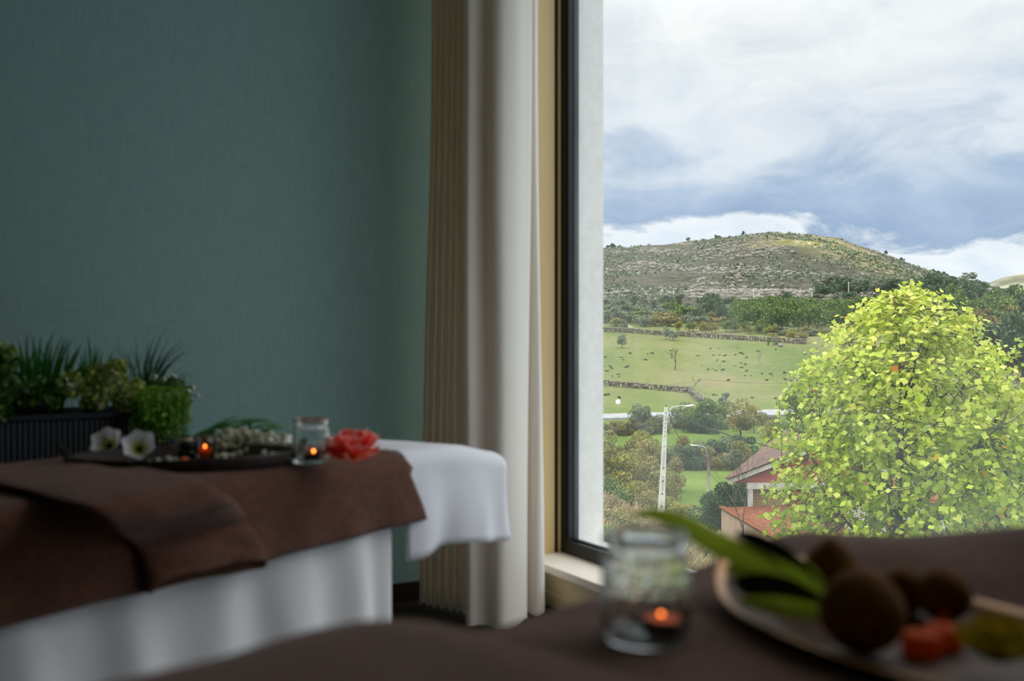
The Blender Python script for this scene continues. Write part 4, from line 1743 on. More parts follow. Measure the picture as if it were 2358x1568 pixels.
def land_mat():
    m = pmat('land', lin(99, 107, 65), rough=1.0, spec=0.05)
    t = m.node_tree
    p = [n_ for n_ in t.nodes if n_.type == 'BSDF_PRINCIPLED'][0]
    co = node(t, 'ShaderNodeTexCoord')

    def nz(scale, detail, rough=0.55, sc=(1, 1, 1), dist=0.0):
        mp_ = node(t, 'ShaderNodeMapping')
        mp_.inputs['Scale'].default_value = sc
        t.links.new(co.outputs['Object'], mp_.inputs['Vector'])
        n_ = node(t, 'ShaderNodeTexNoise')
        n_.inputs['Scale'].default_value = scale
        n_.inputs['Detail'].default_value = detail
        n_.inputs['Roughness'].default_value = rough
        n_.inputs['Distortion'].default_value = dist
        t.links.new(mp_.outputs[0], n_.inputs['Vector'])
        return n_.outputs['Fac']

    def mixc(a, b, fac):
        x_ = node(t, 'ShaderNodeMix', data_type='RGBA')
        t.links.new(fac, x_.inputs['Factor'])
        t.links.new(a, x_.inputs['A'])
        t.links.new(b, x_.inputs['B'])
        return x_.outputs['Result']

    def rp(fac, stops):
        r_ = ramp(t, stops)
        t.links.new(fac, r_.inputs['Fac'])
        return r_.outputs['Color']
    # meadow: green with drier, yellower swathes
    g1 = rp(nz(0.035, 6, 0.6, (1, 0.45, 1)), [(0.36, lin(78, 96, 46)), (0.50, lin(104, 111, 64)), (0.60, lin(120, 116, 80)), (0.70, lin(126, 108, 82))])
    g2 = rp(nz(0.9, 4, 0.6, (1, 0.5, 1)), [(0.3, lin(75, 85, 48)), (0.7, lin(114, 119, 77))])
    mg = mixc(g1, g2, rp(nz(0.2, 2), [(0.3, (0.2, 0.2, 0.2, 1)), (0.7, (0.6, 0.6, 0.6, 1))]))
    lush = rp(nz(0.25, 4, 0.6, (1, 0.5, 1)), [(0.3, lin(72, 94, 38)), (0.7, lin(102, 120, 56))])
    gy = node(t, 'ShaderNodeSeparateXYZ')
    t.links.new(co.outputs['Object'], gy.inputs[0])
    mg_ = node(t, 'ShaderNodeMapRange')
    mg_.inputs['From Min'].default_value = 118
    mg_.inputs['From Max'].default_value = 175
    t.links.new(gy.outputs['Y'], mg_.inputs['Value'])
    mg = mixc(lush, mg, mg_.outputs[0])
    # heath: grey-green scrub, bare pale rock, painted sunlit patch
    h1 = rp(nz(0.02, 8, 0.62, (1, 0.6, 1)), [(0.32, lin(48, 57, 40)), (0.48, lin(68, 68, 57)), (0.60, lin(81, 77, 66)), (0.72, lin(82, 84, 56))])
    h2 = rp(nz(0.16, 9, 0.72), [(0.36, lin(34, 43, 29)), (0.48, lin(68, 68, 56)), (0.62, lin(99, 95, 84))])
    hh = mixc(h1, h2, rp(nz(0.05, 3), [(0.35, (0.5, 0.5, 0.5, 1)), (0.65, (0.85, 0.85, 0.85, 1))]))
    rk = nz(0.11, 9, 0.75, (1, 0.8, 1), 0.6)
    rb = nz(0.012, 3, 0.5, (1, 0.5, 1))
    mm = node(t, 'ShaderNodeMath', operation='MULTIPLY')
    t.links.new(rk, mm.inputs[0])
    t.links.new(rp(rb, [(0.42, (0.55, 0.55, 0.55, 1)), (0.62, (1.08, 1.08, 1.08, 1))]), mm.inputs[1])
    hh = mixc(hh, rp(nz(0.6, 2), [(0.3, lin(124, 117, 109)), (0.7, lin(171, 164, 154))]), rp(mm.outputs[0], [(0.565, (0, 0, 0, 1)), (0.60, (0.85, 0.85, 0.85, 1))]))
    # sunlit patch near the hilltop, its sunlight put into a yellower ground colour
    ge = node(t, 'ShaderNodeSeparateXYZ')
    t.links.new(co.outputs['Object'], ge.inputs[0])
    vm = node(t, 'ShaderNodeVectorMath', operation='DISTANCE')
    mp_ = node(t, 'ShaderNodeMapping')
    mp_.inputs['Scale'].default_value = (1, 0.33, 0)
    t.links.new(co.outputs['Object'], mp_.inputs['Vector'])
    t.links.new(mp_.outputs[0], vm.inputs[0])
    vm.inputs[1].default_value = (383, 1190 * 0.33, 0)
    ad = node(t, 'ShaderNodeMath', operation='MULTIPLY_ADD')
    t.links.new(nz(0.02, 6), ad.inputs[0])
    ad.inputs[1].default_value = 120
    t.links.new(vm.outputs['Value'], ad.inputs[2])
    sun_patch = rp(nz(0.09, 5, 0.65), [(0.36, lin(105, 107, 50)), (0.52, lin(142, 132, 79)), (0.62, lin(184, 173, 146))])
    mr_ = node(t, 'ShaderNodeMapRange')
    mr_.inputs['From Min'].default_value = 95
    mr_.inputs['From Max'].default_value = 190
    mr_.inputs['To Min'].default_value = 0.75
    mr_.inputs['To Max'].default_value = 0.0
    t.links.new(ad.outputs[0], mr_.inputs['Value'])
    hh = mixc(hh, sun_patch, mr_.outputs[0])
    at_ = node(t, 'ShaderNodeAttribute', attribute_name='len')
    t.links.new(mixc(mg, hh, at_.outputs['Fac']), p.inputs['Base Color'])
    return m


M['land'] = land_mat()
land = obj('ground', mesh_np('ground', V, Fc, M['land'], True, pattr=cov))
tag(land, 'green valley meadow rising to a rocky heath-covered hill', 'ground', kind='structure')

# a second, farther hill
V, Fc = [], []
UH = [1900, 2200, 2262, 2300, 2340, 2370, 2450, 2600, 2800, 3400]
YH = [690, 676, 658, 641, 632, 628, 612, 590, 575, 580]
us2 = np.arange(1900, 3400, 14)
for i in range(40):
    f = i / 30
    z = 2300 + 900 * f
    for u in us2:
        x = (u - CX) / F * z
        yi = 740 + (float(np.interp(u, UH, YH)) - 740) * min(1, f) ** 0.8
        h = H + (CY - yi) / F * min(z, 3200) + (18 * mn.noise(Vector((x * .006, z * .006, 3))) + 8 * mn.noise(Vector((x * .02, z * .02, 3)))) * min(1.0, 1.1 - min(1, f))
        if f > 1:
            h -= (f - 1) * 300
        V.append((x, z, h))
nu = len(us2)
for i in range(39):
    for j in range(nu - 1):
        Fc.append((i * nu + j, i * nu + j + 1, (i + 1) * nu + j + 1, (i + 1) * nu + j))
M['hill2'] = pmat('far_heath', lin(98, 98, 76), rough=1, spec=0.05, col2=lin(148, 144, 126), nscale=0.012, detail=9, contrast=(0.42, 0.62))
o = obj('far_hill', mesh_np('far_hill', np.array(V), np.array(Fc), M['hill2'], True))
tag(o, 'paler rocky hill farther off behind the tree tops', 'hill', kind='structure')


def stones_mesh(name, spots, mat, nzv=0.35):
    """low boulders joined: spots = (x, y, z, size, flat)"""
    base = MB().ball((0, 0, 0), 1.0, 6, 4)
    bv = np.array(base.V)
    bf = np.array([f for f in base.F])
    Vs, Fs = [], []
    k = 0
    for (x, y, z, sz, fl) in spots:
        sc = np.array([sz * NR.uniform(.7, 1.4), sz * NR.uniform(.7, 1.3), sz * fl])
        jit = 1 + nzv * (NR.random((len(bv), 1)) - 0.5)
        Vs.append(bv * sc * jit + np.array([x, y, z + sz * fl * 0.3]))
        Fs.append(bf + k)
        k += len(bv)
    return mesh_np(name, np.concatenate(Vs), np.concatenate(Fs), mat, False)


M['boulder'] = pmat('granite', lin(148, 141, 132), rough=0.95, col2=lin(117, 112, 104), nscale=0.3)
M['fieldstone'] = pmat('field_stone', lin(126, 115, 102), rough=0.95, col2=lin(81, 76, 66), nscale=1.2)
rng = random.Random(77)
spots = []
while len(spots) < 3600:
    px, d = rng.uniform(1360, 2280), rng.uniform(470, 1395)
    x = xat(px, d)
    b = mn.noise(Vector((x * .010, d * .006, 31)))
    if b < 0.02 + rng.random() * 0.35:
        continue
    s = rng.uniform(0.3, 1.15) * (1 + d / 1400)
    spots.append((x, d, ground(x, d), s, rng.uniform(.5, .9)))
o = obj('boulders', stones_mesh('boulders', spots, M['boulder']))
tag(o, 'pale granite boulders strewn over the hillside heath', 'boulders', kind='stuff')

# ------------------------------------------------------------------ trees and shrubs
PAL = {
    'forest': [(0.0, lin(48, 72, 30)), (0.5, lin(92, 118, 50)), (1.0, lin(144, 160, 78))],
    'grey': [(0.0, lin(72, 82, 60)), (0.5, lin(110, 120, 92)), (1.0, lin(148, 156, 126))],
    'autumn': [(0.0, lin(84, 92, 44)), (0.5, lin(132, 130, 70)), (0.82, lin(164, 150, 88)), (1.0, lin(198, 146, 98))],
    'pine': [(0.0, lin(36, 56, 34)), (0.5, lin(66, 92, 54)), (1.0, lin(106, 128, 78))],
    'bright': [(0.0, lin(70, 92, 20)), (0.5, lin(118, 142, 34)), (1.0, lin(178, 190, 70))],
    'olive': [(0.0, lin(92, 104, 82)), (0.5, lin(130, 140, 116)), (1.0, lin(176, 182, 158))],
    'laurel': [(0.0, lin(16, 36, 16)), (0.6, lin(42, 76, 32)), (1.0, lin(104, 140, 84))],
    'poplar': [(0.0, lin(88, 84, 42)), (0.5, lin(130, 122, 62)), (1.0, lin(170, 158, 84))],
    'yellow': [(0.0, lin(96, 104, 38)), (0.5, lin(140, 140, 54)), (1.0, lin(176, 160, 74))],
    'tuft': [(0.0, lin(70, 76, 46)), (0.5, lin(98, 100, 62)), (1.0, lin(126, 122, 82))],
    'blossom': [(0.0, lin(180, 170, 150)), (0.5, lin(226, 218, 206)), (1.0, lin(244, 240, 232))],
    'heather': [(0.0, lin(92, 96, 54)), (0.5, lin(140, 130, 84)), (1.0, lin(186, 160, 122))],
}
for k_, v_ in PAL.items():
    M['leaf_' + k_] = leafmat('leaves_' + k_, v_, 0.25)
M['bark'] = pmat('bark', lin(84, 74, 62), rough=0.95, col2=lin(58, 50, 42), nscale=6)


def crown(seed, n_, leaf, lumps, rx=0.5, zc=0.6, rz=0.42, cone=0.0):
    """unit-height crown of many small leaves gathered in lumps"""
    r = np.random.default_rng(seed)
    C, Sz = [], []
    for k in range(lumps):
        a = r.uniform(0, 2 * math.pi)
        rr = math.sqrt(r.random()) * rx * 0.72
        hz = r.uniform(-1, 1)
        f = math.sqrt(max(0, 1 - hz * hz * 0.8))
        if cone:
            f = (1 - cone * (hz + 1) / 2)
        c = np.array([math.cos(a) * rr * f, math.sin(a) * rr * f, zc + hz * rz * 0.75])
        lr = rx * r.uniform(.28, .48) * (0.7 + 0.3 * f)
        m_ = n_ // lumps
        d = r.normal(size=(m_, 3))
        d /= np.linalg.norm(d, axis=1)[:, None]
        rad = lr * (0.55 + 0.5 * r.random((m_, 1)) ** 0.5)
        p = c + d * rad * np.array([1, 1, 0.8])
        C.append(p)
        Sz.append(np.full(m_, leaf) * r.uniform(.6, 1.4, m_))
    C, Sz = np.concatenate(C), np.concatenate(Sz)
    C[:, 2] = np.maximum(C[:, 2], 0.01)
    V_, F_ = quads(C, Sz, r, 0.35, 1.4)
    tint = r.random(len(F_)) * 0.75 + 0.25 * np.repeat(r.random(lumps), n_ // lumps)[:len(F_)]
    return V_, F_, tint


def trunk_mesh(seed, h0=0.0, h1=0.6, r0=0.03, branches=7):
    r = random.Random(seed)
    mb_ = MB()
    pts = [Vector((0, 0, h0))]
    for k in range(1, 5):
        pts.append(Vector((r.uniform(-.02, .02), r.uniform(-.02, .02), h0 + (h1 - h0) * k / 4)))
    mb_.tube(pts, [r0 * (1 - 0.16 * k) for k in range(5)], 6)
    for k in range(branches):
        a = r.uniform(0, 6.28)
        z = h0 + (h1 - h0) * r.uniform(.35, .95)
        ln = r.uniform(.18, .34)
        s_ = Vector((0, 0, z))
        e = s_ + Vector((math.cos(a) * ln, math.sin(a) * ln, ln * r.uniform(.4, .9)))
        mb_.tube([s_, (s_ + e) / 2 + Vector((0, 0, .02)), e], [r0 * .4, r0 * .28, r0 * .12], 5)
    return mb_.mesh('trunk', M['bark'], True)


PROTO = {}


def proto(kind, pal, seed, big=False):
    key = (kind, pal, seed, big)
    if key in PROTO:
        return PROTO[key]
    n_ = {'tree': 1100, 'bush': 900, 'pine': 1100, 'poplar': 1000, 'tuft': 120}[kind]
    leaf = {'tree': 0.062, 'bush': 0.075, 'pine': 0.05, 'poplar': 0.045, 'tuft': 0.22}[kind]
    if big:
        n_, leaf = n_ * 5, leaf * 0.46
    if kind == 'tree':
        V_, F_, t_ = crown(seed, n_, leaf, 13, 0.52, 0.60, 0.40)
    elif kind == 'bush':
        V_, F_, t_ = crown(seed, n_, leaf, 11, 0.62, 0.42, 0.52)
    elif kind == 'pine':
        V_, F_, t_ = crown(seed, n_, leaf, 15, 0.40, 0.58, 0.50, 0.55)
    elif kind == 'poplar':
        V_, F_, t_ = crown(seed, n_, leaf, 14, 0.26, 0.56, 0.52, 0.4)
    else:
        V_, F_, t_ = crown(seed, n_, leaf, 4, 0.62, 0.4, 0.4)
    cm = mesh_np('crown', V_, F_, M['leaf_' + pal], False, attr=np.clip(t_, 0, 1))
    tm = None if kind == 'tuft' else trunk_mesh(seed, 0.0, 0.62 if kind != 'bush' else 0.4, 0.028)
    PROTO[key] = (cm, tm)
    return PROTO[key]


def plant(name, label, cat, px, d, h, w_, kind, pal, seed, group=None, big=False, sink=0.0):
    cm, tm = proto(kind, pal, seed, big)
    q = gpt(px, d, -sink)
    base_w = {'tree': 1.05, 'bush': 1.15, 'pine': 0.72, 'poplar': 0.5, 'tuft': 1.2}[kind]
    sx = w_ / base_w
    rz = (px * 7.3 + d) % 6.28
    if tm is None:
        o_ = obj(name, cm, None, q, (0, 0, rz), (sx, sx, h))
        return tag(o_, label, cat, group)
    t = thing(name, label, cat, q, group, rz)
    t.scale = (sx, sx, h)
    obj('crown', cm, t, world=False)
    obj('trunk', tm, t, world=False)
    return t


R = random.Random(3)


def many(name, label, cat, group, pxr, dr, hr, wr, kind, pals, n_, seeds=4, big=False, sink=0.1):
    for k in range(n_):
        f = (k + R.random()) / n_
        px = pxr[0] + (pxr[1] - pxr[0]) * f
        d = R.uniform(*dr)
        h_, w_, pal = R.uniform(*hr), R.uniform(*wr), R.choice(pals)
        lb = label if isinstance(label, str) else label[pal]
        gr = group if isinstance(label, str) else group + ', ' + pal
        plant(name, lb, cat, px, d, h_, w_, kind, pal, R.randrange(seeds), gr, big, sink)


SCRUB = {'grey': 'grey-green bush on the scrubby slope above the upper stone wall', 'autumn': 'brownish autumn bush on the scrubby slope above the upper stone wall',
         'forest': 'fresh green bush on the scrubby slope above the upper stone wall', 'pine': 'dark evergreen bush on the scrubby slope above the upper stone wall'}
FOOT = {'pine': 'dark evergreen pine of the belt at the foot of the rocky hill', 'grey': 'grey-green tree of the belt at the foot of the rocky hill'}
RISE = {'pine': 'dark pine on the wooded rise behind the tulip tree', 'forest': 'lighter green tree on the wooded rise behind the tulip tree'}
ROW = {'yellow': 'small yellow-leaved fruit tree in the row along the upper wall', 'autumn': 'small brown-leaved fruit tree in the row along the upper wall', 'forest': 'small green fruit tree in the row along the upper wall'}
LOWB = {'autumn': 'low brown bush at the lower edge of the wood', 'yellow': 'low yellowish bush at the lower edge of the wood', 'grey': 'low grey bush at the lower edge of the wood'}
# wood on the far side of the meadow, front and back rows
many('forest_tree', 'round green tree of the wood at the upper edge of the meadow', 'tree', 'green wood above the meadow', (1705, 2010), (298, 306), (7, 9), (5, 6.5), 'tree', ['forest'], 17)
many('forest_tree', 'round green tree of the wood at the upper edge of the meadow', 'tree', 'green wood above the meadow', (1690, 2020), (312, 322), (7.5, 9.5), (5.5, 7), 'tree', ['forest'], 17)
many('forest_tree', 'round green tree of the wood at the upper edge of the meadow', 'tree', 'green wood above the meadow', (1700, 2040), (330, 345), (7.5, 9), (6, 7.5), 'tree', ['forest'], 17)
many('scrub_bush', SCRUB, 'bush', 'scrub above the meadow', (1385, 1700), (308, 330), (2.5, 4.5), (5, 7), 'bush', ['grey', 'grey', 'autumn'], 26)
many('scrub_bush', SCRUB, 'bush', 'scrub above the meadow', (1385, 1720), (335, 370), (3, 5.5), (6, 9), 'bush', ['grey', 'grey', 'forest'], 24)
many('scrub_bush', SCRUB, 'bush', 'scrub above the meadow', (1385, 2050), (380, 450), (2.5, 5), (5, 9), 'bush', ['grey', 'pine'], 30)
for px, d, h, w_ in [(1632, 330, 9.5, 8), (1650, 340, 8, 7), (1668, 322, 5.5, 6), (1610, 318, 4.5, 6)]:
    plant('oak_tree', 'tall dark green oak standing in the grey scrub', 'tree', px, d, h, w_, 'tree', 'pine', 1, 'dark oaks in the scrub')
many('orchard_tree', ROW, 'tree', 'orchard row along the upper wall', (1560, 1790), (293, 300), (2.6, 3.8), (3, 4.2), 'tree', ['yellow', 'autumn', 'forest'], 16)
many('scrub_bush', LOWB, 'bush', 'brown bushes below the wood', (1760, 1930), (282, 296), (1.6, 3.0), (3, 5), 'bush', ['autumn', 'yellow', 'grey'], 12)
many('pine_tree', FOOT, 'tree', 'pines at the foot of the hill', (1890, 2260), (470, 560), (7, 11), (9, 14), 'tree', ['pine', 'grey'], 30)
many('pine_tree', RISE, 'tree', 'pines behind the tulip tree', (2130, 2420), (300, 380), (9, 13), (8, 11), 'tree', ['pine', 'forest'], 26)
many('poplar_tree', 'slender yellow-brown poplar among the dark pines', 'tree', 'poplars among the pines', (2235, 2330), (225, 250), (11, 14), (5, 6.5), 'poplar', ['poplar'], 9)
many('pine_tree', 'tall dark pine in front of the yellow-brown poplars', 'tree', 'tall pines before the poplars', (2265, 2560), (175, 215), (8, 14), (7, 9), 'pine', ['pine'], 14)
for k in range(26):
    px = R.choice([R.uniform(1392, 1425), R.uniform(2140, 2250), R.uniform(2140, 2250), R.uniform(1430, 2150)])
    d = ZPK - R.uniform(0, 12)
    plant('skyline_tree', 'tiny dark tree standing on the ridge of the hill', 'tree', px, d, R.uniform(4, 9), R.uniform(5, 9), 'bush', 'pine', R.randrange(4), 'trees on the skyline', sink=1.0)
# scrub scattered over the hillside, too many to count
C = []
Sz = []
while len(C) < 34000:
    px, d = R.uniform(1360, 2290), R.uniform(470, 1395)
    x = xat(px, d)
    b = mn.noise(Vector((x * .012, d * .009, 77)))
    if b < -0.25 + R.random() * 0.6:
        continue
    s = R.uniform(.5, 1.9) * (0.6 + d / 1400)
    for k in range(5):
        C.append((x + R.uniform(-s, s), d + R.uniform(-s, s), ground(x, d) + R.uniform(0, s * .9)))
        Sz.append(s * R.uniform(.7, 1.3))
V_, F_ = quads(C, Sz, NR, 0.4, 1.2)
o = obj('hill_scrub', mesh_np('hill_scrub', V_, F_, M['leaf_grey'], False, attr=NR.random(len(F_)) * .8))
tag(o, 'low grey-green scrub scattered over the rocky hillside', 'scrub', kind='stuff')

# meadow: single trees, tufts, walls


def bare_tree(name, label, px, d, h, spread, seed, lean=0.0, col='bark', depth=4, twigs=2.6, r0=0.03, group=None):
    r = random.Random(seed)
    mb_ = MB()

    def grow(p, dr, ln, rad, lev):
        e = p + dr * ln
        m_ = (p + e) / 2 + Vector((r.uniform(-.06, .06), r.uniform(-.06, .06), r.uniform(-.03, .03))) * ln
        mb_.tube([p, m_, e], [rad, rad * .85, rad * .65], 5 if lev > 2 else 4, cap=False)
        if lev == 0:
            return
        for k in range(2 if r.random() > (twigs - 2) else 3):
            nd = (dr + Vector((r.uniform(-1, 1), r.uniform(-1, 1), r.uniform(-.35, .6))) * spread).normalized()
            grow(e, nd, ln * r.uniform(.6, .85), rad * .6, lev - 1)
    q = gpt(px, d)
    grow(Vector((0, 0, -0.1)), Vector((lean, 0, 1)).normalized(), h * 0.34, h * r0, depth)
    me = mb_.mesh(name, M[col], True)
    o_ = obj(name, me, None, q)
    return tag(o_, label, 'tree', group)


bare_tree('field_tree', 'thin forked tree with sparse crown standing alone in the meadow', 1555, 218, 4.6, 0.75, 4, 0.05, depth=5)
M['greybark'] = pmat('grey_twigs', lin(150, 142, 132), rough=0.95)
bare_tree('field_tree', 'bare grey tree among dark tufts in the meadow', 1750, 222, 3.8, 0.6, 9, 0.0, 'greybark', depth=5)
bare_tree('field_tree', 'little leaning dead tree near the lower stone wall', 1596, 188, 2.4, 0.6, 12, 0.5, depth=4)
C = []
q = gpt(1555, 218)
for k in range(260):
    C.append((q.x + R.gauss(0.1, .9), q.y + R.gauss(0, .9), q.z + R.uniform(2.4, 4.6)))
for (px, d, h, w_, lb) in [(1432, 262, 3.8, 3.6, 'silvery olive tree standing alone at the meadow edge beside the window reveal'), (1534, 280, 3.8, 3.2, 'taller of two silvery olive trees below the upper wall'),
                           (1550, 277, 3.0, 3.4, 'lower of two silvery olive trees below the upper wall'), (1846, 168, 4.0, 5.2, 'silvery willow bush behind the bright green shrub')]:
    plant('olive_tree', lb, 'tree', px, d, h, w_, 'tree', 'olive', 2)
plant('blossom_bush', 'white-blossoming bush at the top of the meadow', 'bush', 1447, 300, 2.0, 2.6, 'bush', 'blossom', 1)
plant('leafy_bush', 'dark bush beside the white-blossoming one', 'bush', 1437, 298, 3.6, 3.0, 'tree', 'grey', 2)
plant('round_bush', 'upright dark bush in the upper meadow', 'bush', 1769, 268, 2.1, 1.7, 'bush', 'forest', 0)
plant('round_bush', 'wide dark bush next to the pale boulder in the meadow', 'bush', 1788, 270, 1.6, 2.6, 'bush', 'grey', 1)
plant('round_bush', 'large brownish bush at the end of the upper stone wall', 'bush', 1848, 276, 3.4, 4.2, 'bush', 'autumn', 2)
for k in range(170):
    px, d = R.uniform(1388, 1880), R.uniform(158, 285)
    if mn.noise(Vector((xat(px, d) * .05, d * .03, 5))) < -0.1 or d > 262 or 174 < d < 196:
        continue
    plant('heather_tuft', 'low dark tuft of heather in the green meadow', 'tuft', px, d, R.uniform(.2, .55), R.uniform(.5, 1.5), 'tuft', 'tuft', R.randrange(4), 'heather tufts in the meadow')


def dry_wall(name, label, path, hgt_, size):
    sp_ = []
    for (p0, p1) in zip(path[:-1], path[1:]):
        a, b = gpt(*p0), gpt(*p1)
        n_ = int((b - a).length / (size * 1.1))
        for k in range(n_):
            f = k / n_
            x, y = a.x + (b.x - a.x) * f, a.y + (b.y - a.y) * f
            for lv_ in range(hgt_):
                sp_.append((x + R.uniform(-.2, .2), y + R.uniform(-.25, .25), ground(x, y) + lv_ * size * .75, size * R.uniform(.45, .75), 0.75))
    t = thing(name, label, 'wall', gpt(*path[0]))
    o_ = obj('stones', stones_mesh('stones', sp_, M['fieldstone']), t)
    o_['kind'] = 'stuff'
    return t


dry_wall('stone_wall', 'dry stone wall crossing the lower meadow', [(1330, 192), (1400, 190), (1500, 184), (1590, 178), (1608, 166), (1622, 156)], 3, 0.55)
dry_wall('stone_wall', 'long dry stone wall along the top of the meadow', [(1340, 300), (1420, 296), (1540, 288), (1660, 282), (1780, 276), (1860, 272)], 3, 0.7)
o = obj('boulder', stones_mesh('boulder', [(0, 0, 0.2, 0.75, .8)], M['boulder']), None, gpt(1797, 266))
tag(o, 'single pale boulder beside the wide dark bush in the meadow', 'boulder')

# road
V, Fc = [], []
path = [(1200 + 20 * k, 138.5 + 9.5 * k / 45) for k in range(46)]
for (px, d) in path:
    for off in (-2.6, 2.6):
        x = xat(px, d + off)
        V.append((x, d + off, ground(x, d + off) + 0.28))
for (px, d) in path:
    x = xat(px, d - 2.6)
    V.append((x, d - 2.62, ground(x, d - 2.6) - 0.4))
n_ = len(path)
for k in range(n_ - 1):
    Fc.append((2 * k, 2 * k + 2, 2 * k + 3, 2 * k + 1))
    Fc.append((2 * n_ + k, 2 * n_ + k + 1, 2 * k + 2, 2 * k))
M['asphalt'] = pmat('pale_asphalt', lin(149, 149, 151), rough=0.9, col2=lin(134, 134, 136), nscale=0.8)
o = obj('road', mesh_np('road', V, Fc, M['asphalt']))
tag(o, 'pale country road crossing the valley below the meadow', 'road', kind='structure')

M['galv'] = pmat('galvanised', lin(176, 178, 178), rough=0.45, metallic=0.5)
M['white_metal'] = pmat('white_enamel', lin(232, 232, 230), rough=0.4)
q = gpt(1423, 143.5)
t = thing('road_sign', 'small road sign on a thin post beside the country road', 'road sign', q)
obj('post', MB().tube([q, q + Vector((0, 0, 2.2))], 0.05, 8).mesh('post', M['galv']), t)
obj('sign_plate', MB().lathe([(0.0, 0), (0.36, 0), (0.36, 0.03), (0.0, 0.03)], (0, 0, 0), 24).mesh('sign_plate', M['white_metal']), t,
    (0, -0.08, 1.95), (math.pi / 2, 0, 0), world=False)

# hedges and bushes of the valley floor
def rowof(name, label, group, items, kind, big=True, cat='bush'):
    for (px, d, h, w_, pal, sd) in items:
        lb = label if isinstance(label, str) else label[pal]
        plant(name, lb, cat, px, d, h, w_, kind, pal, sd, group if isinstance(label, str) else group + ', ' + pal, big, 0.15)


rowof('roadside_bush', {'grey': 'greyish bush in the clump below the road', 'forest': 'leafy green bush in the clump below the road', 'laurel': 'low dark bush in front of the clump below the road'}, 'bushes below the road',
      [(1575, 128, 3.6, 4.5, 'grey', 0), (1598, 126, 4.1, 5.0, 'forest', 1), (1625, 125, 4.3, 5.0, 'forest', 2), (1648, 127, 3.8, 4.5, 'forest', 3), (1560, 129, 2.6, 3.5, 'grey', 2), (1610, 122, 2.8, 4, 'laurel', 1), (1640, 121, 2.6, 4, 'laurel', 0)], 'bush')
rowof('roadside_bush', 'feathery grey-green bush beside the street lamp top', 'grey bushes near the road', [(1478, 120, 3.9, 3.4, 'grey', 3), (1497, 121, 3.2, 3.6, 'grey', 1), (1520, 122, 2.4, 3.2, 'grey', 0)], 'bush')
plant('field_tree', 'leafy yellow-green tree with a visible trunk in the lower field', 'tree', 1705, 116, 4.6, 4.8, 'tree', 'autumn', 1, None, True)
plant('field_tree', 'smaller yellow-green tree touching the one with a visible trunk', 'tree', 1737, 121, 3.6, 3.4, 'tree', 'yellow', 2, None, True)
plant('willow', 'pale slender willow rising behind the clump below the road', 'tree', 1668, 138, 4.0, 2.2, 'poplar', 'olive', 1, None, True)
rowof('roadside_hedge', {'grey': 'low grey hedge bush under the edge of the road', 'autumn': 'low brown hedge bush under the edge of the road'}, 'hedge along the road', [(1395 + 14 * k, 119 + (k % 3), 1.7 + .3 * (k % 2), 2.6, 'autumn' if k % 2 else 'grey', k % 4) for k in range(8)] +
      [(1735 + 16 * k, 131, 1.5, 2.6, 'grey', k % 4) for k in range(4)], 'bush')
plant('bright_bush', 'bright green drooping bush beside the road by the tulip tree', 'bush', 1832, 137, 4.9, 5.0, 'bush', 'bright', 1, None, True)
plant('leafy_bush', 'dark bush behind the bright green drooping one', 'bush', 1868, 140, 4.2, 5.0, 'bush', 'laurel', 2, None, True)
plant('leafy_bush', 'light olive bush above the roof of the red house', 'bush', 1780, 96, 3.6, 3.4, 'bush', 'yellow', 0, None, True)
plant('leafy_bush', 'dark bush between the olive bush and the tulip tree', 'bush', 1822, 92, 3.8, 3.8, 'bush', 'forest', 3, None, True)
rowof('hedge_bush', {'grey': 'grey tangled bush of the hedge between the two green fields', 'autumn': 'brown bush of the hedge between the two green fields', 'laurel': 'dark green bush of the hedge between the two green fields'}, 'hedge between the fields',
      [(1548 + 15 * k, 83 + 2.5 * (k % 3), 2.2 + .5 * ((k * 7) % 3) / 2, 2.9, ['grey', 'grey', 'autumn', 'laurel'][k % 4], k % 4) for k in range(12)], 'bush')
rowof('thicket_bush', {'autumn': 'brown-tinged autumn bush in the thicket beside the concrete lamp post', 'yellow': 'yellowing bush in the thicket beside the concrete lamp post', 'forest': 'green bush low in the thicket beside the concrete lamp post'}, 'autumn thicket',
      [(1396, 82, 3.7, 4.4, 'autumn', 0), (1428, 80, 3.4, 4, 'autumn', 1), (1462, 82, 3.6, 4, 'yellow', 2), (1492, 79, 3.2, 3.4, 'autumn', 3), (1405, 70, 3.4, 4, 'autumn', 2), (1440, 69, 3.0, 3.4, 'yellow', 3),
       (1474, 71, 3.2, 3.4, 'autumn', 0), (1505, 68, 2.8, 3, 'autumn', 1), (1395, 62, 2.6, 3, 'forest', 0), (1422, 60, 2.3, 2.8, 'forest', 1), (1452, 61, 2.4, 2.8, 'yellow', 2), (1484, 60, 2.0, 2.6, 'autumn', 3),
       (1540, 66, 2.3, 2.2, 'autumn', 1), (1556, 70, 2.6, 2.2, 'autumn', 2), (1545, 60, 1.6, 2.2, 'yellow', 0), (1575, 59, 1.3, 2.2, 'yellow', 3)], 'bush')
rowof('laurel_bush', 'glossy dark green laurel in front of the red gabled house', 'laurels by the house',
      [(1634, 54.5, 2.3, 2.2, 'laurel', 0), (1656, 55.5, 2.9, 2.4, 'laurel', 1), (1682, 56, 2.7, 2.4, 'laurel', 2), (1708, 57, 2.9, 2.4, 'laurel', 3), (1660, 54, 1.9, 2.4, 'laurel', 2)], 'bush')
rowof('garden_tree', {'forest': 'green garden tree behind the tulip tree', 'laurel': 'dark garden tree behind the tulip tree', 'grey': 'grey-green garden tree behind the tulip tree'}, 'garden trees behind the tulip tree',
      [(1870 + 60 * k, 62 + 5 * (k % 3), 4.0 + (k % 2), 4.5, ['forest', 'laurel', 'grey'][k % 3], k % 4) for k in range(12)], 'tree', cat='tree')

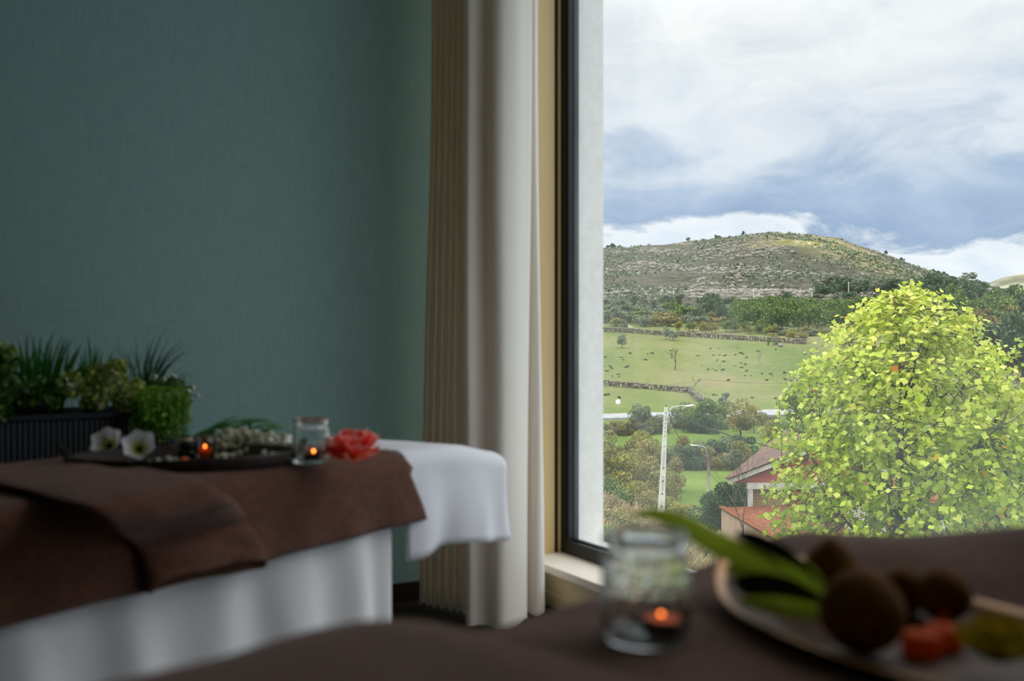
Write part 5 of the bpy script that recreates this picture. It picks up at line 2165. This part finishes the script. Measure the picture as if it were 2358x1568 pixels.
# ------------------------------------------------------------------ grassy bank under the window
V_, C = [], []
n_ = 26000
P0 = []
for k in range(n_):
    d = R.uniform(22, 40)
    px = R.uniform(1330, 1840)
    x = xat(px, d)
    hgt_ = R.uniform(.25, .75) * (1.0 + 0.4 * mn.noise(Vector((x * .5, d * .5, 1))))
    P0.append((x, d, ground(x, d), hgt_))
P0 = np.array(P0)
lean = NR.normal(0, .18, (n_, 2))
wd = NR.uniform(.006, .016, (n_, 1))
ang = NR.uniform(0, math.pi, n_)
sd = np.stack([np.cos(ang), np.sin(ang), np.zeros(n_)], 1) * wd
b0 = P0[:, :3]
mid = b0 + np.stack([lean[:, 0] * .4, lean[:, 1] * .4, P0[:, 3] * .6], 1)
tip = b0 + np.stack([lean[:, 0], lean[:, 1], P0[:, 3]], 1)
V_ = np.stack([b0 - sd, b0 + sd, mid + sd * 1.6, mid - sd * 1.6, tip + sd * .8, tip - sd * .8], 1).reshape(-1, 3)
idx = np.arange(n_)[:, None] * 6
F_ = np.concatenate([idx + np.array([[0, 1, 2, 3]]), idx + np.array([[3, 2, 4, 5]])], 0)
tint = np.concatenate([NR.random(n_) * .45, NR.random(n_) * .6 + .35])
o = obj('tall_grass', mesh_np('tall_grass', V_, F_, M['leaf_heather'], False, attr=tint))
tag(o, 'tall seeding grass on the bank below the window', 'grass', kind='stuff')
for k in range(26):
    px, d = 1380 + 12 * k + R.uniform(-6, 6), R.uniform(27, 37)
    pal = R.choice(['heather', 'heather', 'grey', 'autumn'])
    plant('heath_bush', {'heather': 'pinkish flowering heath bush on the bank below the window', 'grey': 'grey-green heath bush on the bank below the window', 'autumn': 'brown heath bush on the bank below the window'}[pal],
          'bush', px, d, R.uniform(.5, .9), R.uniform(1.0, 1.7), 'bush', pal, R.randrange(4), 'heath bushes on the bank, ' + pal, True, 0.05)
plant('golden_shrub', 'bright yellow-green shrub at the foot of the window reveal', 'bush', 1384, 25, 1.25, 1.15, 'bush', 'bright', 2, None, True)
bare_tree('bare_sapling', 'leafless dark sapling in front of the tiled garden wall', 1714, 33, 3.5, 0.62, 21, -0.03, depth=6, r0=0.012, twigs=2.4)

# ------------------------------------------------------------------ tulip tree
TD = 20.0
tx0 = xat(2085, TD)
tbase = Vector((tx0, TD, ground(tx0, TD)))
tulip = thing('tulip_tree', 'large yellow-green tulip tree in front of the window', 'tree', tbase)
EH = np.array([-5.2, -4.2, -2.2, -0.83, 0.47, 1.26, 1.78, 2.05, 2.3])
ER = np.array([1.9, 2.45, 2.72, 2.55, 2.08, 1.50, 0.85, 0.30, 0.0])
rt = random.Random(11)


def env(h):
    return float(np.interp(h, EH, ER))


bmb = MB()
trunk_top = Vector((tx0 - 0.12, TD, 1.1))
tp = [tbase - Vector((0, 0, .2)), Vector((tx0 - 0.06, TD, -3.8)), Vector((tx0 - 0.14, TD, -2.2)), Vector((tx0 - 0.08, TD, -0.8)), trunk_top]
bmb.tube([Vector(p) for p in catmull([tuple(p) for p in tp], 5)], [0.13 - 0.115 * k / 20 for k in range(21)], 8)
obj('trunk', bmb.mesh('trunk', M['bark'], True), tulip)
limb_pts = []
for k in range(34):
    a = k * 2.399 + rt.uniform(-.3, .3)
    h0 = -4.2 + 4.6 * (k / 34) + rt.uniform(-.2, .2)
    f = (h0 + 4.2) / 5.3
    st = Vector((tx0 - 0.10, TD, h0))
    h1 = min(1.9, h0 + rt.uniform(1.0, 1.9))
    rr = env(h1) * rt.uniform(.62, .9)
    en = Vector((tx0 + rr * math.cos(a), TD + rr * math.sin(a), h1))
    md = st * 0.45 + en * 0.55 + Vector((0, 0, -0.18))
    pts = [Vector(p) for p in catmull([tuple(st), tuple(md), tuple(en)], 6)]
    r0 = 0.045 - 0.02 * f
    lm = MB().tube(pts, [r0 * (1 - .8 * i / (len(pts) - 1)) for i in range(len(pts))], 6)
    obj('branch', lm.mesh('branch', M['bark'], True), tulip)
    limb_pts += pts[3:]
LP = np.array([tuple(p) for p in limb_pts])
# twigs and leaf clusters
tw = MB()
LC, LN = [], []
cnt = 0
while cnt < 4300:
    h = rt.uniform(-5.0, 2.12)
    a = rt.uniform(0, 2 * math.pi)
    f = rt.random() ** 0.42
    rr = env(h) * (f + rt.uniform(-.03, .07))
    if rt.random() > 0.35 + env(h) / 2.7:
        continue
    p = np.array([tx0 + rr * math.cos(a), TD + rr * math.sin(a) * 0.9, h + 0.16 * math.sin(a * 5 + h * 2) - 0.1])
    nn_ = mn.noise(Vector((p[0] * 1.5, p[1] * 1.5, p[2] * 1.5)))
    if nn_ < -0.20 and rt.random() < 0.75:
        continue
    cnt += 1
    if cnt % 3 == 0:
        dd = np.linalg.norm(LP - p, axis=1)
        j = int(np.argmin(dd))
        if dd[j] < 1.3:
            q0, q1 = Vector(LP[j]), Vector(p)
            tw.tube([q0, (q0 + q1) / 2 + Vector((0, 0, -.05)), q1], [0.010, 0.007, 0.004], 4, cap=False)
    out = Vector((p[0] - tx0, p[1] - TD, 0.35 * (p[2] + 1.5)))
    out = out.normalized() if out.length > .01 else Vector((0, 0, 1))
    for k in range(rt.choice([3, 4, 4, 5, 6])):
        LC.append(p + np.array([rt.gauss(0, .10), rt.gauss(0, .10), rt.gauss(0, .09)]))
        LN.append((out.x, out.y, out.z))
# upright leading shoots that break the outline
for (px, py) in [(2105, 672), (2098, 690), (2120, 700), (2200, 742), (2230, 712), (2015, 735), (1955, 745), (2290, 790), (2325, 800), (2345, 772), (1925, 785), (1880, 850), (1795, 930), (1800, 985), (2160, 720), (2060, 720)]:
    q0 = at(px, py + 70, TD)
    q1 = at(px, py, TD)
    tw.tube([q0, (q0 + q1) / 2, q1], [0.010, 0.007, 0.004], 4, cap=False)
    for k in range(14):
        f = rt.random()
        c = q0 * (1 - f) + q1 * f
        LC.append(np.array([c.x + rt.gauss(0, .07), c.y + rt.gauss(0, .1), c.z + rt.gauss(0, .05)]))
        LN.append((rt.uniform(-.5, .5), -0.6, 0.6))
o = obj('twigs', tw.mesh('twigs', M['bark']), tulip)
o['kind'] = 'stuff'
LC, LN = np.array(LC), np.array(LN)
leaf2 = np.array([(0, 0), (.36, .04), (.50, .26), (.40, .46), (.54, .80), (.20, .86), (0, .74), (-.20, .86), (-.54, .80), (-.40, .46), (-.50, .26), (-.36, .04)])
LV = np.zeros((13, 3))
LV[0] = (0, .42, 0)
LV[1:, :2] = leaf2
LV[:, 2] = 0.16 * np.abs(LV[:, 0]) ** 1.2 - 0.10 * (LV[:, 1] - .4) ** 2
LF = np.array([(0, k + 1, (k + 1) % 12 + 1) for k in range(12)])
nL = len(LC)
nrm = LN * 0.55 + NR.normal(0, .55, (nL, 3)) + np.array([0, 0, .45])
nrm /= np.linalg.norm(nrm, axis=1)[:, None]
yd = NR.normal(0, 1, (nL, 3)) + np.array([0, 0, -.7]) + LN * .5
yd -= nrm * np.sum(yd * nrm, axis=1)[:, None]
yd /= np.linalg.norm(yd, axis=1)[:, None]
xd = np.cross(yd, nrm)
sz = NR.uniform(.075, .135, nL)
tint = np.clip(NR.normal(.45, .17, nL) + 0.06 * (LC[:, 2] + 1.5), 0, 0.93)
rare = NR.random(nL)
tint[rare < 0.005] = 0.97
tint[(rare > 0.005) & (rare < 0.0065)] = 1.0
M['tulip_leaf'] = leafmat('tulip_leaves', [(0.0, lin(92, 122, 26)), (0.30, lin(142, 166, 38)), (0.55, lin(184, 198, 66)), (0.78, lin(212, 216, 112)), (0.93, lin(222, 218, 96)),
                                           (0.955, lin(214, 186, 40)), (0.985, lin(222, 160, 40)), (1.0, lin(196, 120, 40))], 0.42, rough=0.5)
# the 300 leaves that face the window most openly are parts, the rest of the foliage is joined
front = np.argsort(LC[:, 1] + 0.35 * NR.random(nL) + 0.12 * np.abs(LC[:, 0] - tx0))
vis = [i for i in front if -3.0 < LC[i, 2]][:300]
single = np.zeros(nL, bool)
single[vis] = True
keep = np.where(~single)[0]
Vall = (LC[keep][:, None, :] + sz[keep][:, None, None] * (LV[None, :, 0:1] * xd[keep][:, None, :] + LV[None, :, 1:2] * yd[keep][:, None, :] + LV[None, :, 2:3] * nrm[keep][:, None, :]))
nk = len(keep)
Fall = (np.arange(nk)[:, None, None] * 13 + LF[None]).reshape(-1, 3)
o = obj('foliage', mesh_np('foliage', Vall.reshape(-1, 3), Fall, M['tulip_leaf'], False, attr=np.repeat(tint[keep], 12)), tulip)
o['kind'] = 'stuff'
lm_ = [mesh_np('leaf', LV, LF, M['tulip_leaf'], False, attr=np.full(12, t_)) for t_ in (.22, .34, .44, .54, .64, .76, .90, .97, 1.0)]
lt_ = np.array([.22, .34, .44, .54, .64, .76, .90, .97, 1.0])
for i in vis:
    me = lm_[int(np.argmin(np.abs(lt_ - tint[i])))]
    Rm = Matrix((xd[i], yd[i], nrm[i])).transposed()
    obj('leaf', me, tulip, Vector(LC[i]) - tbase, Rm.to_euler(), (sz[i],) * 3, world=False)

# ------------------------------------------------------------------ street lamps
M['concrete'] = pmat('pale_concrete', lin(206, 204, 198), rough=0.9, col2=lin(190, 188, 182), nscale=3)
M['hole'] = pmat('dark_hole', lin(60, 58, 56), rough=1)
M['recess'] = pmat('concrete_recess', lin(176, 174, 168), rough=0.95)
M['oldwood'] = pmat('weathered_wood', lin(150, 140, 128), rough=0.95, col2=lin(118, 108, 98), nscale=4, stretch=(3, 3, .4))
M['cable'] = pmat('black_cable', lin(52, 54, 56), rough=0.7)
LD = 50.0
pb, ptp = gpt(1519, LD), at(1533.5, 937, LD)
lamp = thing('street_lamp', 'white concrete street lamp post with holes and a curved arm', 'street lamp', pb)


def post_c(f):
    return pb + (ptp - pb) * f


wb_, wt_ = 0.36, 0.15
mb = MB()
a, b = pb - Vector((0, 0, .3)), ptp
mb.hexa([a + Vector((-wb_ / 2, -.16, 0)), a + Vector((wb_ / 2, -.16, 0)), a + Vector((wb_ / 2, .16, 0)), a + Vector((-wb_ / 2, .16, 0)),
         b + Vector((-wt_ / 2, -.09, 0)), b + Vector((wt_ / 2, -.09, 0)), b + Vector((wt_ / 2, .09, 0)), b + Vector((-wt_ / 2, .09, 0))])
obj('pole', mb.mesh('pole', M['concrete']), lamp)


def on_post(py):
    f = (H - (py - CY) / F * LD - pb.z) / (ptp.z - pb.z)
    return post_c(f), wb_ + (wt_ - wb_) * f, -(0.16 + (0.09 - .16) * f)


for (y0, y1) in [(1036, 1078), (1094, 1130), (1152, 1168)]:
    c0, w0, f0 = on_post(y0)
    c1, w1, f1 = on_post(y1)
    k = 0.22
    mb = MB().hexa([c1 + Vector((-w1 * k, f1 - .006, 0)), c1 + Vector((w1 * k, f1 - .006, 0)), c1 + Vector((w1 * k, f1 + .02, 0)), c1 + Vector((-w1 * k, f1 + .02, 0)),
                    c0 + Vector((-w0 * k, f0 - .006, 0)), c0 + Vector((w0 * k, f0 - .006, 0)), c0 + Vector((w0 * k, f0 + .02, 0)), c0 + Vector((-w0 * k, f0 + .02, 0))])
    obj('recess', mb.mesh('recess', M['recess']), lamp)
for (py, s_) in [(950, .05), (960, .05), (966, .05), (975, .05), (984, .05), (993, .05), (1003, .05), (1027, .05), (1077, .08), (1107, .09), (1136, .09), (1165, .09)]:
    c, w_, f_ = on_post(py)
    obj('bolt_hole', MB().lathe([(0.0, 0), (s_ / 2, 0), (s_ / 2, .02), (0.0, .02)], (0, 0, 0), 8).mesh('bolt_hole', M['hole']), lamp,
        c + Vector((0, f_ + .008, 0)) - pb, (math.pi / 2, 0, 0), world=False)
obj('cap', MB().lathe([(0.05, 0), (0.03, .08), (0.0, .12)], tuple(ptp), 8).mesh('cap', M['hole']), lamp)
ap = [at(1539.5, 972, LD - .1), at(1540, 955, LD - .1), at(1543, 944, LD - .1), at(1550, 938, LD - .1), at(1562, 935.5, LD - .1), at(1576, 934.5, LD - .1)]
arm = obj('arm', MB().tube([Vector(p) for p in catmull([tuple(p) for p in ap], 4)], 0.03, 8).mesh('arm', M['galv'], True), lamp)
c = at(1587, 934.5, LD - .1)
obj('lamp_head', MB().ball((0, 0, 0), 0.26, 14, 8, 1.0, 0.45, 0.20).mesh('lamp_head', M['white_metal'], True), lamp, c - pb, (0, -0.12, 0), world=False)
obj('bracket', MB().tube([at(1534, 962, LD - .12), at(1541, 962, LD - .12)], 0.025, 6).mesh('bracket', M['galv']), lamp)
# looped service cable on the post
lp = [at(1541, 952, LD - .15), at(1545, 962, LD - .15), at(1548, 974, LD - .15), at(1555, 977, LD - .15), at(1560, 970, LD - .15), at(1559, 960, LD - .15)]
obj('cable_loop', MB().tube([Vector(p) for p in catmull([tuple(p) for p in lp], 4)], 0.022, 6).mesh('cable_loop', M['cable'], True), lamp)

LD2 = 70.0
pb2 = gpt(1631, LD2)
pt2 = at(1632.5, 1033, LD2)
lamp2 = thing('street_lamp', 'weathered wooden street lamp post between the green fields', 'street lamp', pb2)
obj('pole', MB().tube([pb2 - Vector((0, 0, .3)), pt2], [0.13, 0.095], 10).mesh('pole', M['oldwood'], True), lamp2)
ap = [at(1627.5, 1051, LD2), at(1627.5, 1040, LD2), at(1624, 1031, LD2), at(1616, 1027.5, LD2), at(1603, 1026, LD2)]
obj('arm', MB().tube([Vector(p) for p in catmull([tuple(p) for p in ap], 4)], 0.03, 7).mesh('arm', M['galv'], True), lamp2)
obj('lamp_head', MB().ball((0, 0, 0), 0.24, 12, 8, 1.0, 0.5, 0.22).mesh('lamp_head', M['white_metal'], True), lamp2, at(1597, 1025.5, LD2) - pb2, (0, 0.1, 0), world=False)
obj('bracket', MB().tube([at(1627, 1047, LD2), at(1633, 1047, LD2)], 0.03, 6).mesh('bracket', M['galv']), lamp2)


def cable(label, a_, b_, sag, r, group=None):
    a_, b_ = Vector(a_), Vector(b_)
    pts = []
    for k in range(25):
        f = k / 24
        p = a_ * (1 - f) + b_ * f
        p.z -= sag * 4 * f * (1 - f)
        pts.append(p)
    o_ = obj('cable', MB().tube(pts, r, 5).mesh('cable', M['cable'], True))
    recentre(o_)
    return tag(o_, label, 'cable', group)


cable('thick black cable from the concrete lamp post to the red house', at(1545, 954, LD - .1), at(1803, 1036, 53.5), 0.12, 0.030)
cable('thin sagging cable between the concrete and the wooden lamp posts', at(1541, 962, LD), at(1630, 1045, LD2), 0.9, 0.016)
cable('thin cable from the wooden lamp post across the lower field', at(1634, 1037, LD2), at(1800, 1060, 95), 0.4, 0.014)

# field post with wires, distant utility poles
q = gpt(1620, 150)
fp = thing('field_post', 'thin grey post carrying a wire across the meadow', 'post', q)
obj('post', MB().tube([q, at(1620, 872, 150)], 0.055, 7).mesh('post', M['galv']), fp)
obj('insulator', MB().tube([at(1618, 873, 150), at(1622, 873, 150)], 0.05, 6).mesh('insulator', M['galv']), fp)
cable('thin wire running from the field post towards the lower stone wall', at(1620, 873, 150), at(1480, 888, 170), 0.3, 0.018)
cable('thin wire running from the field post towards the willow bush', at(1620, 873, 150), at(1860, 882, 150), 0.3, 0.018)
for (px, yt, d) in [(1637, 667, 430), (1648, 674, 385), (1735, 664, 400), (1870, 671, 400), (1954, 649, 470)]:
    q = gpt(px, d)
    tpp = at(px, yt, d)
    if tpp.z < q.z + 5:
        tpp.z = q.z + 6
    up_ = thing('utility_pole', 'pale concrete utility pole at the foot of the rocky hill', 'utility pole', q, 'distant utility poles')
    obj('pole', MB().tube([q - Vector((0, 0, .5)), tpp], [0.24, 0.17], 7).mesh('pole', M['concrete']), up_)
    obj('crossarm', MB().box(tpp.x - .6, tpp.x + .6, d - .08, d + .08, tpp.z - .5, tpp.z - .34).mesh('crossarm', M['concrete']), up_)
q = gpt(2331, 70)
up_ = thing('utility_pole', 'grey wooden pole half hidden behind the tulip tree', 'utility pole', q)
obj('pole', MB().tube([q, at(2331, 862, 70)], [0.14, 0.10], 8).mesh('pole', M['oldwood']), up_)
obj('crossarm', MB().box(xat(2322, 70), xat(2338, 70), 69.95, 70.05, at(0, 880, 70).z, at(0, 877, 70).z).mesh('crossarm', M['oldwood']), up_)

# ------------------------------------------------------------------ house with a red gable
M['red_wall'] = pmat('red_render', lin(150, 77, 62), rough=0.9, col2=lin(136, 67, 55), nscale=1.5)
M['white_paint'] = pmat('white_fascia', lin(189, 188, 183), rough=0.7, col2=lin(158, 157, 150), nscale=2.5)
M['roof_tile'] = pmat('old_roof_tile', lin(114, 89, 79), rough=0.95, col2=lin(83, 65, 58), nscale=5)
M['terracotta'] = pmat('terracotta', lin(130, 82, 57), rough=0.95, spec=0.1, col2=lin(94, 55, 38), nscale=4)
M['pink_wall'] = pmat('pink_render', lin(176, 150, 129), rough=0.95, col2=lin(162, 134, 114), nscale=1.2)
M['azulejo'] = pmat('patterned_tile', lin(167, 145, 95), rough=0.5, col2=lin(151, 127, 81), nscale=6)
M['azulejo_ring'] = pmat('patterned_tile_ring', lin(108, 88, 53), rough=0.5)
M['dark_glass'] = pmat('dark_window', lin(33, 38, 43), rough=0.1)
HD = 52.0
q0 = at(1677, 1113, HD)          # eave end of the rake board
sl = 0.385
xr = q0.x + 4.8                  # ridge
zr = q0.z + sl * 4.8
hs = thing('red_house', 'red gabled house with white bargeboards and a tiled roof', 'house', (xr, HD + 3, -9.4))
ylen = 9.0
skew = Vector((-0.10, 1, 0)) * ylen
gz = -9.6
# gable triangle
mb = MB()
tri = [Vector((q0.x + .35, HD + .12, q0.z)), Vector((xr, HD + .12, zr - .12)), Vector((2 * xr - q0.x - .35, HD + .12, q0.z))]
mb.add([*tri, *[p + Vector((0, .2, 0)) for p in tri]], [(0, 1, 2), (5, 4, 3), (0, 3, 4, 1), (1, 4, 5, 2), (2, 5, 3, 0)])
obj('gable', mb.mesh('gable', M['red_wall']), hs)
xc = xat(1724, HD)
zb = at(0, 1127, HD).z
zw = at(0, 1174, HD).z
mb = MB().box(xc - .05, 2 * xr - q0.x - .6, HD + .10, HD + .45, zb, q0.z + .02)
obj('beam', mb.mesh('beam', M['white_paint']), hs)
obj('column', MB().box(xc + .02, xc + .25, HD + .12, HD + .35, gz, zb).mesh('column', M['white_paint']), hs)
obj('wall', MB().box(xc + 2.2, 2 * xr - q0.x - .9, HD + .8, HD + ylen - 1.2, gz, q0.z).mesh('wall', M['red_wall']), hs)
# tiled panel beside the column
panel = obj('tile_panel', MB().box(xc + .30, xc + 2.2, HD + .55, HD + .65, gz, zb).mesh('tile_panel', M['azulejo']), hs)
ringm = MB()
for k in range(12):
    a0, a1 = 2 * math.pi * k / 12, 2 * math.pi * (k + 1) / 12
    for (ra, rb_) in ((0.075, 0.10),):
        ringm.add([(ra * math.cos(a0), 0, ra * math.sin(a0)), (rb_ * math.cos(a0), 0, rb_ * math.sin(a0)), (rb_ * math.cos(a1), 0, rb_ * math.sin(a1)), (ra * math.cos(a1), 0, ra * math.sin(a1))], [(0, 1, 2, 3)])
ringm = ringm.mesh('tile_ring', M['azulejo_ring'])
for i in range(9):
    for j in range(7):
        obj('tile_ring', ringm, panel, Vector((xc + .42 + .205 * i, HD + .546, zb - .13 - .18 * j)) - hs.location, world=False)
for sgn in (1, -1):
    def X(x):
        return x if sgn == 1 else 2 * xr - x
    e0, e1 = Vector((X(q0.x), HD - .12, q0.z)), Vector((X(xr), HD - .12, zr))
    mb = MB()
    w_ = Vector((0, 0, .24))
    mb.add([e0 - w_ * .1, e1 - w_ * .1, e1 + w_ * .9, e0 + w_ * .9, *[p + Vector((0, .14, 0)) for p in (e0 - w_ * .1, e1 - w_ * .1, e1 + w_ * .9, e0 + w_ * .9)]],
           [(0, 1, 2, 3), (7, 6, 5, 4), (0, 4, 5, 1), (1, 5, 6, 2), (2, 6, 7, 3), (3, 7, 4, 0)])
    obj('bargeboard', mb.mesh('bargeboard', M['white_paint']), hs)
    # corrugated tile courses running from ridge to eave
    mb = MB()
    nrow = 26
    V, Fc = [], []
    n1_, n2_ = nrow * 4, 18
    for i in range(n1_ + 1):
        yy = -0.15 + (ylen + .15) * i / n1_
        bump_ = 0.035 * abs(math.sin(math.pi * i / 4))
        yq = yy
        for j in range(n2_ + 1):
            f = j / n2_
            x = q0.x - .06 + (xr - q0.x + .06) * f
            st_ = 0.03 * (1 - (f * n2_ / 1.0) % 1.0)
            yy = -0.15 + (yq + 0.15) * (0.03 + 0.72 * f)
            V.append((X(x), HD + yy, q0.z + .24 + sl * (x - q0.x) + bump_ + (0.018 if j % 2 else 0)))
    for i in range(n1_):
        for j in range(n2_):
            Fc.append((i * (n2_ + 1) + j, (i + 1) * (n2_ + 1) + j, (i + 1) * (n2_ + 1) + j + 1, i * (n2_ + 1) + j + 1))
    ro = obj('roof', mesh_np('roof', np.array(V), np.array(Fc), M['roof_tile']), hs)
    thicken(ro, 0.08, -1 if sgn == 1 else 1)
obj('window', MB().box(xc + 3.2, xc + 4.4, HD + .74, HD + .8, -8.6, -7.4).mesh('window', M['dark_glass']), hs)

# low annex: pink wall under a coping of barrel tiles, terracotta roof behind it
zc = -7.72
A0 = Vector((xat(1661, 52.0), 52.0, zc))
A1 = Vector((xat(1792, 43.4), 43.4, zc))
an = thing('garden_annex', 'low pink-walled annex with a terracotta tiled top beside the red house', 'annex', ((A0.x + A1.x) / 2, (A0.y + A1.y) / 2, gz))
ar = Vector((3.6, 0.6, 0))
mb = MB()
P8 = [A0, A1, A1 + ar, A0 + ar]
lowv = [Vector((p.x, p.y, gz - .4)) for p in P8]
mb.hexa([lowv[0], lowv[1], lowv[2], lowv[3], *[p - Vector((0, 0, .06)) for p in P8]])
obj('wall', mb.mesh('wall', M['pink_wall']), an)
V, Fc = [], []
n1_, n2_ = 84, 10
for i in range(n1_ + 1):
    for j in range(n2_ + 1):
        p = A0 * (1 - i / n1_) + A1 * (i / n1_) + ar * (j / n2_)
        V.append((p.x, p.y, p.z - 0.02 + 0.03 * abs(math.sin(math.pi * i / 2)) + 0.05 * j / n2_ + (0.02 if j % 2 else 0)))
for i in range(n1_):
    for j in range(n2_):
        Fc.append((i * (n2_ + 1) + j, (i + 1) * (n2_ + 1) + j, (i + 1) * (n2_ + 1) + j + 1, i * (n2_ + 1) + j + 1))
ro = obj('roof', mesh_np('roof', np.array(V), np.array(Fc), M['terracotta']), an)
thicken(ro, 0.05, 1)
# coping: short barrel tiles across the wall top
tile = MB()
V, Fc = [], []
for i in range(2):
    for k in range(7):
        a = math.pi * k / 6
        V.append((-0.16 + .34 * i, 0.085 * math.cos(a), 0.075 * math.sin(a)))
for k in range(6):
    Fc.append((k, k + 1, 7 + k + 1, 7 + k))
Fc.append(tuple(range(6, -1, -1)))
Fc.append(tuple(range(7, 14)))
tile = mesh_np('coping_tile', V, Fc, M['terracotta'])
ln = (A1 - A0).length
nt_ = int(ln / 0.2)
ang_ = math.atan2((A1 - A0).y, (A1 - A0).x) + math.pi / 2
for k in range(nt_):
    p = A0 + (A1 - A0) * ((k + .5) / nt_)
    obj('coping_tile', tile, an, Vector((p.x, p.y, p.z + .065 + (.012 if k % 2 else 0))) - an.location, (0, 0, ang_), (1, 1.05, 1), world=False)
# white house glimpsed through the tulip tree
wx, wd_ = xat(2095, 42), 42.0
wh = thing('white_house', 'white house with a pink tiled roof glimpsed through the tulip tree', 'house', (wx, wd_ + 2, -9.0))
obj('wall', MB().box(wx - 1.4, wx + 1.6, wd_, wd_ + 4, -9.2, -5.7).mesh('wall', M['white_paint']), wh)
mb = MB()
rp_ = [(wx - 1.7, wd_ - .3, -5.75), (wx + 1.9, wd_ - .3, -5.75), (wx + 1.9, wd_ + 4.3, -5.75), (wx - 1.7, wd_ + 4.3, -5.75), (wx + .1, wd_ + 1.2, -5.0), (wx + .1, wd_ + 2.8, -5.0)]
mb.add(rp_, [(0, 1, 4), (1, 2, 5, 4), (2, 3, 5), (3, 0, 4, 5), (3, 2, 1, 0)])
obj('roof', mb.mesh('roof', M['terracotta']), wh)
obj('window', MB().box(wx - .5, wx + .3, wd_ - .04, wd_, -7.6, -6.5).mesh('window', M['dark_glass']), wh)
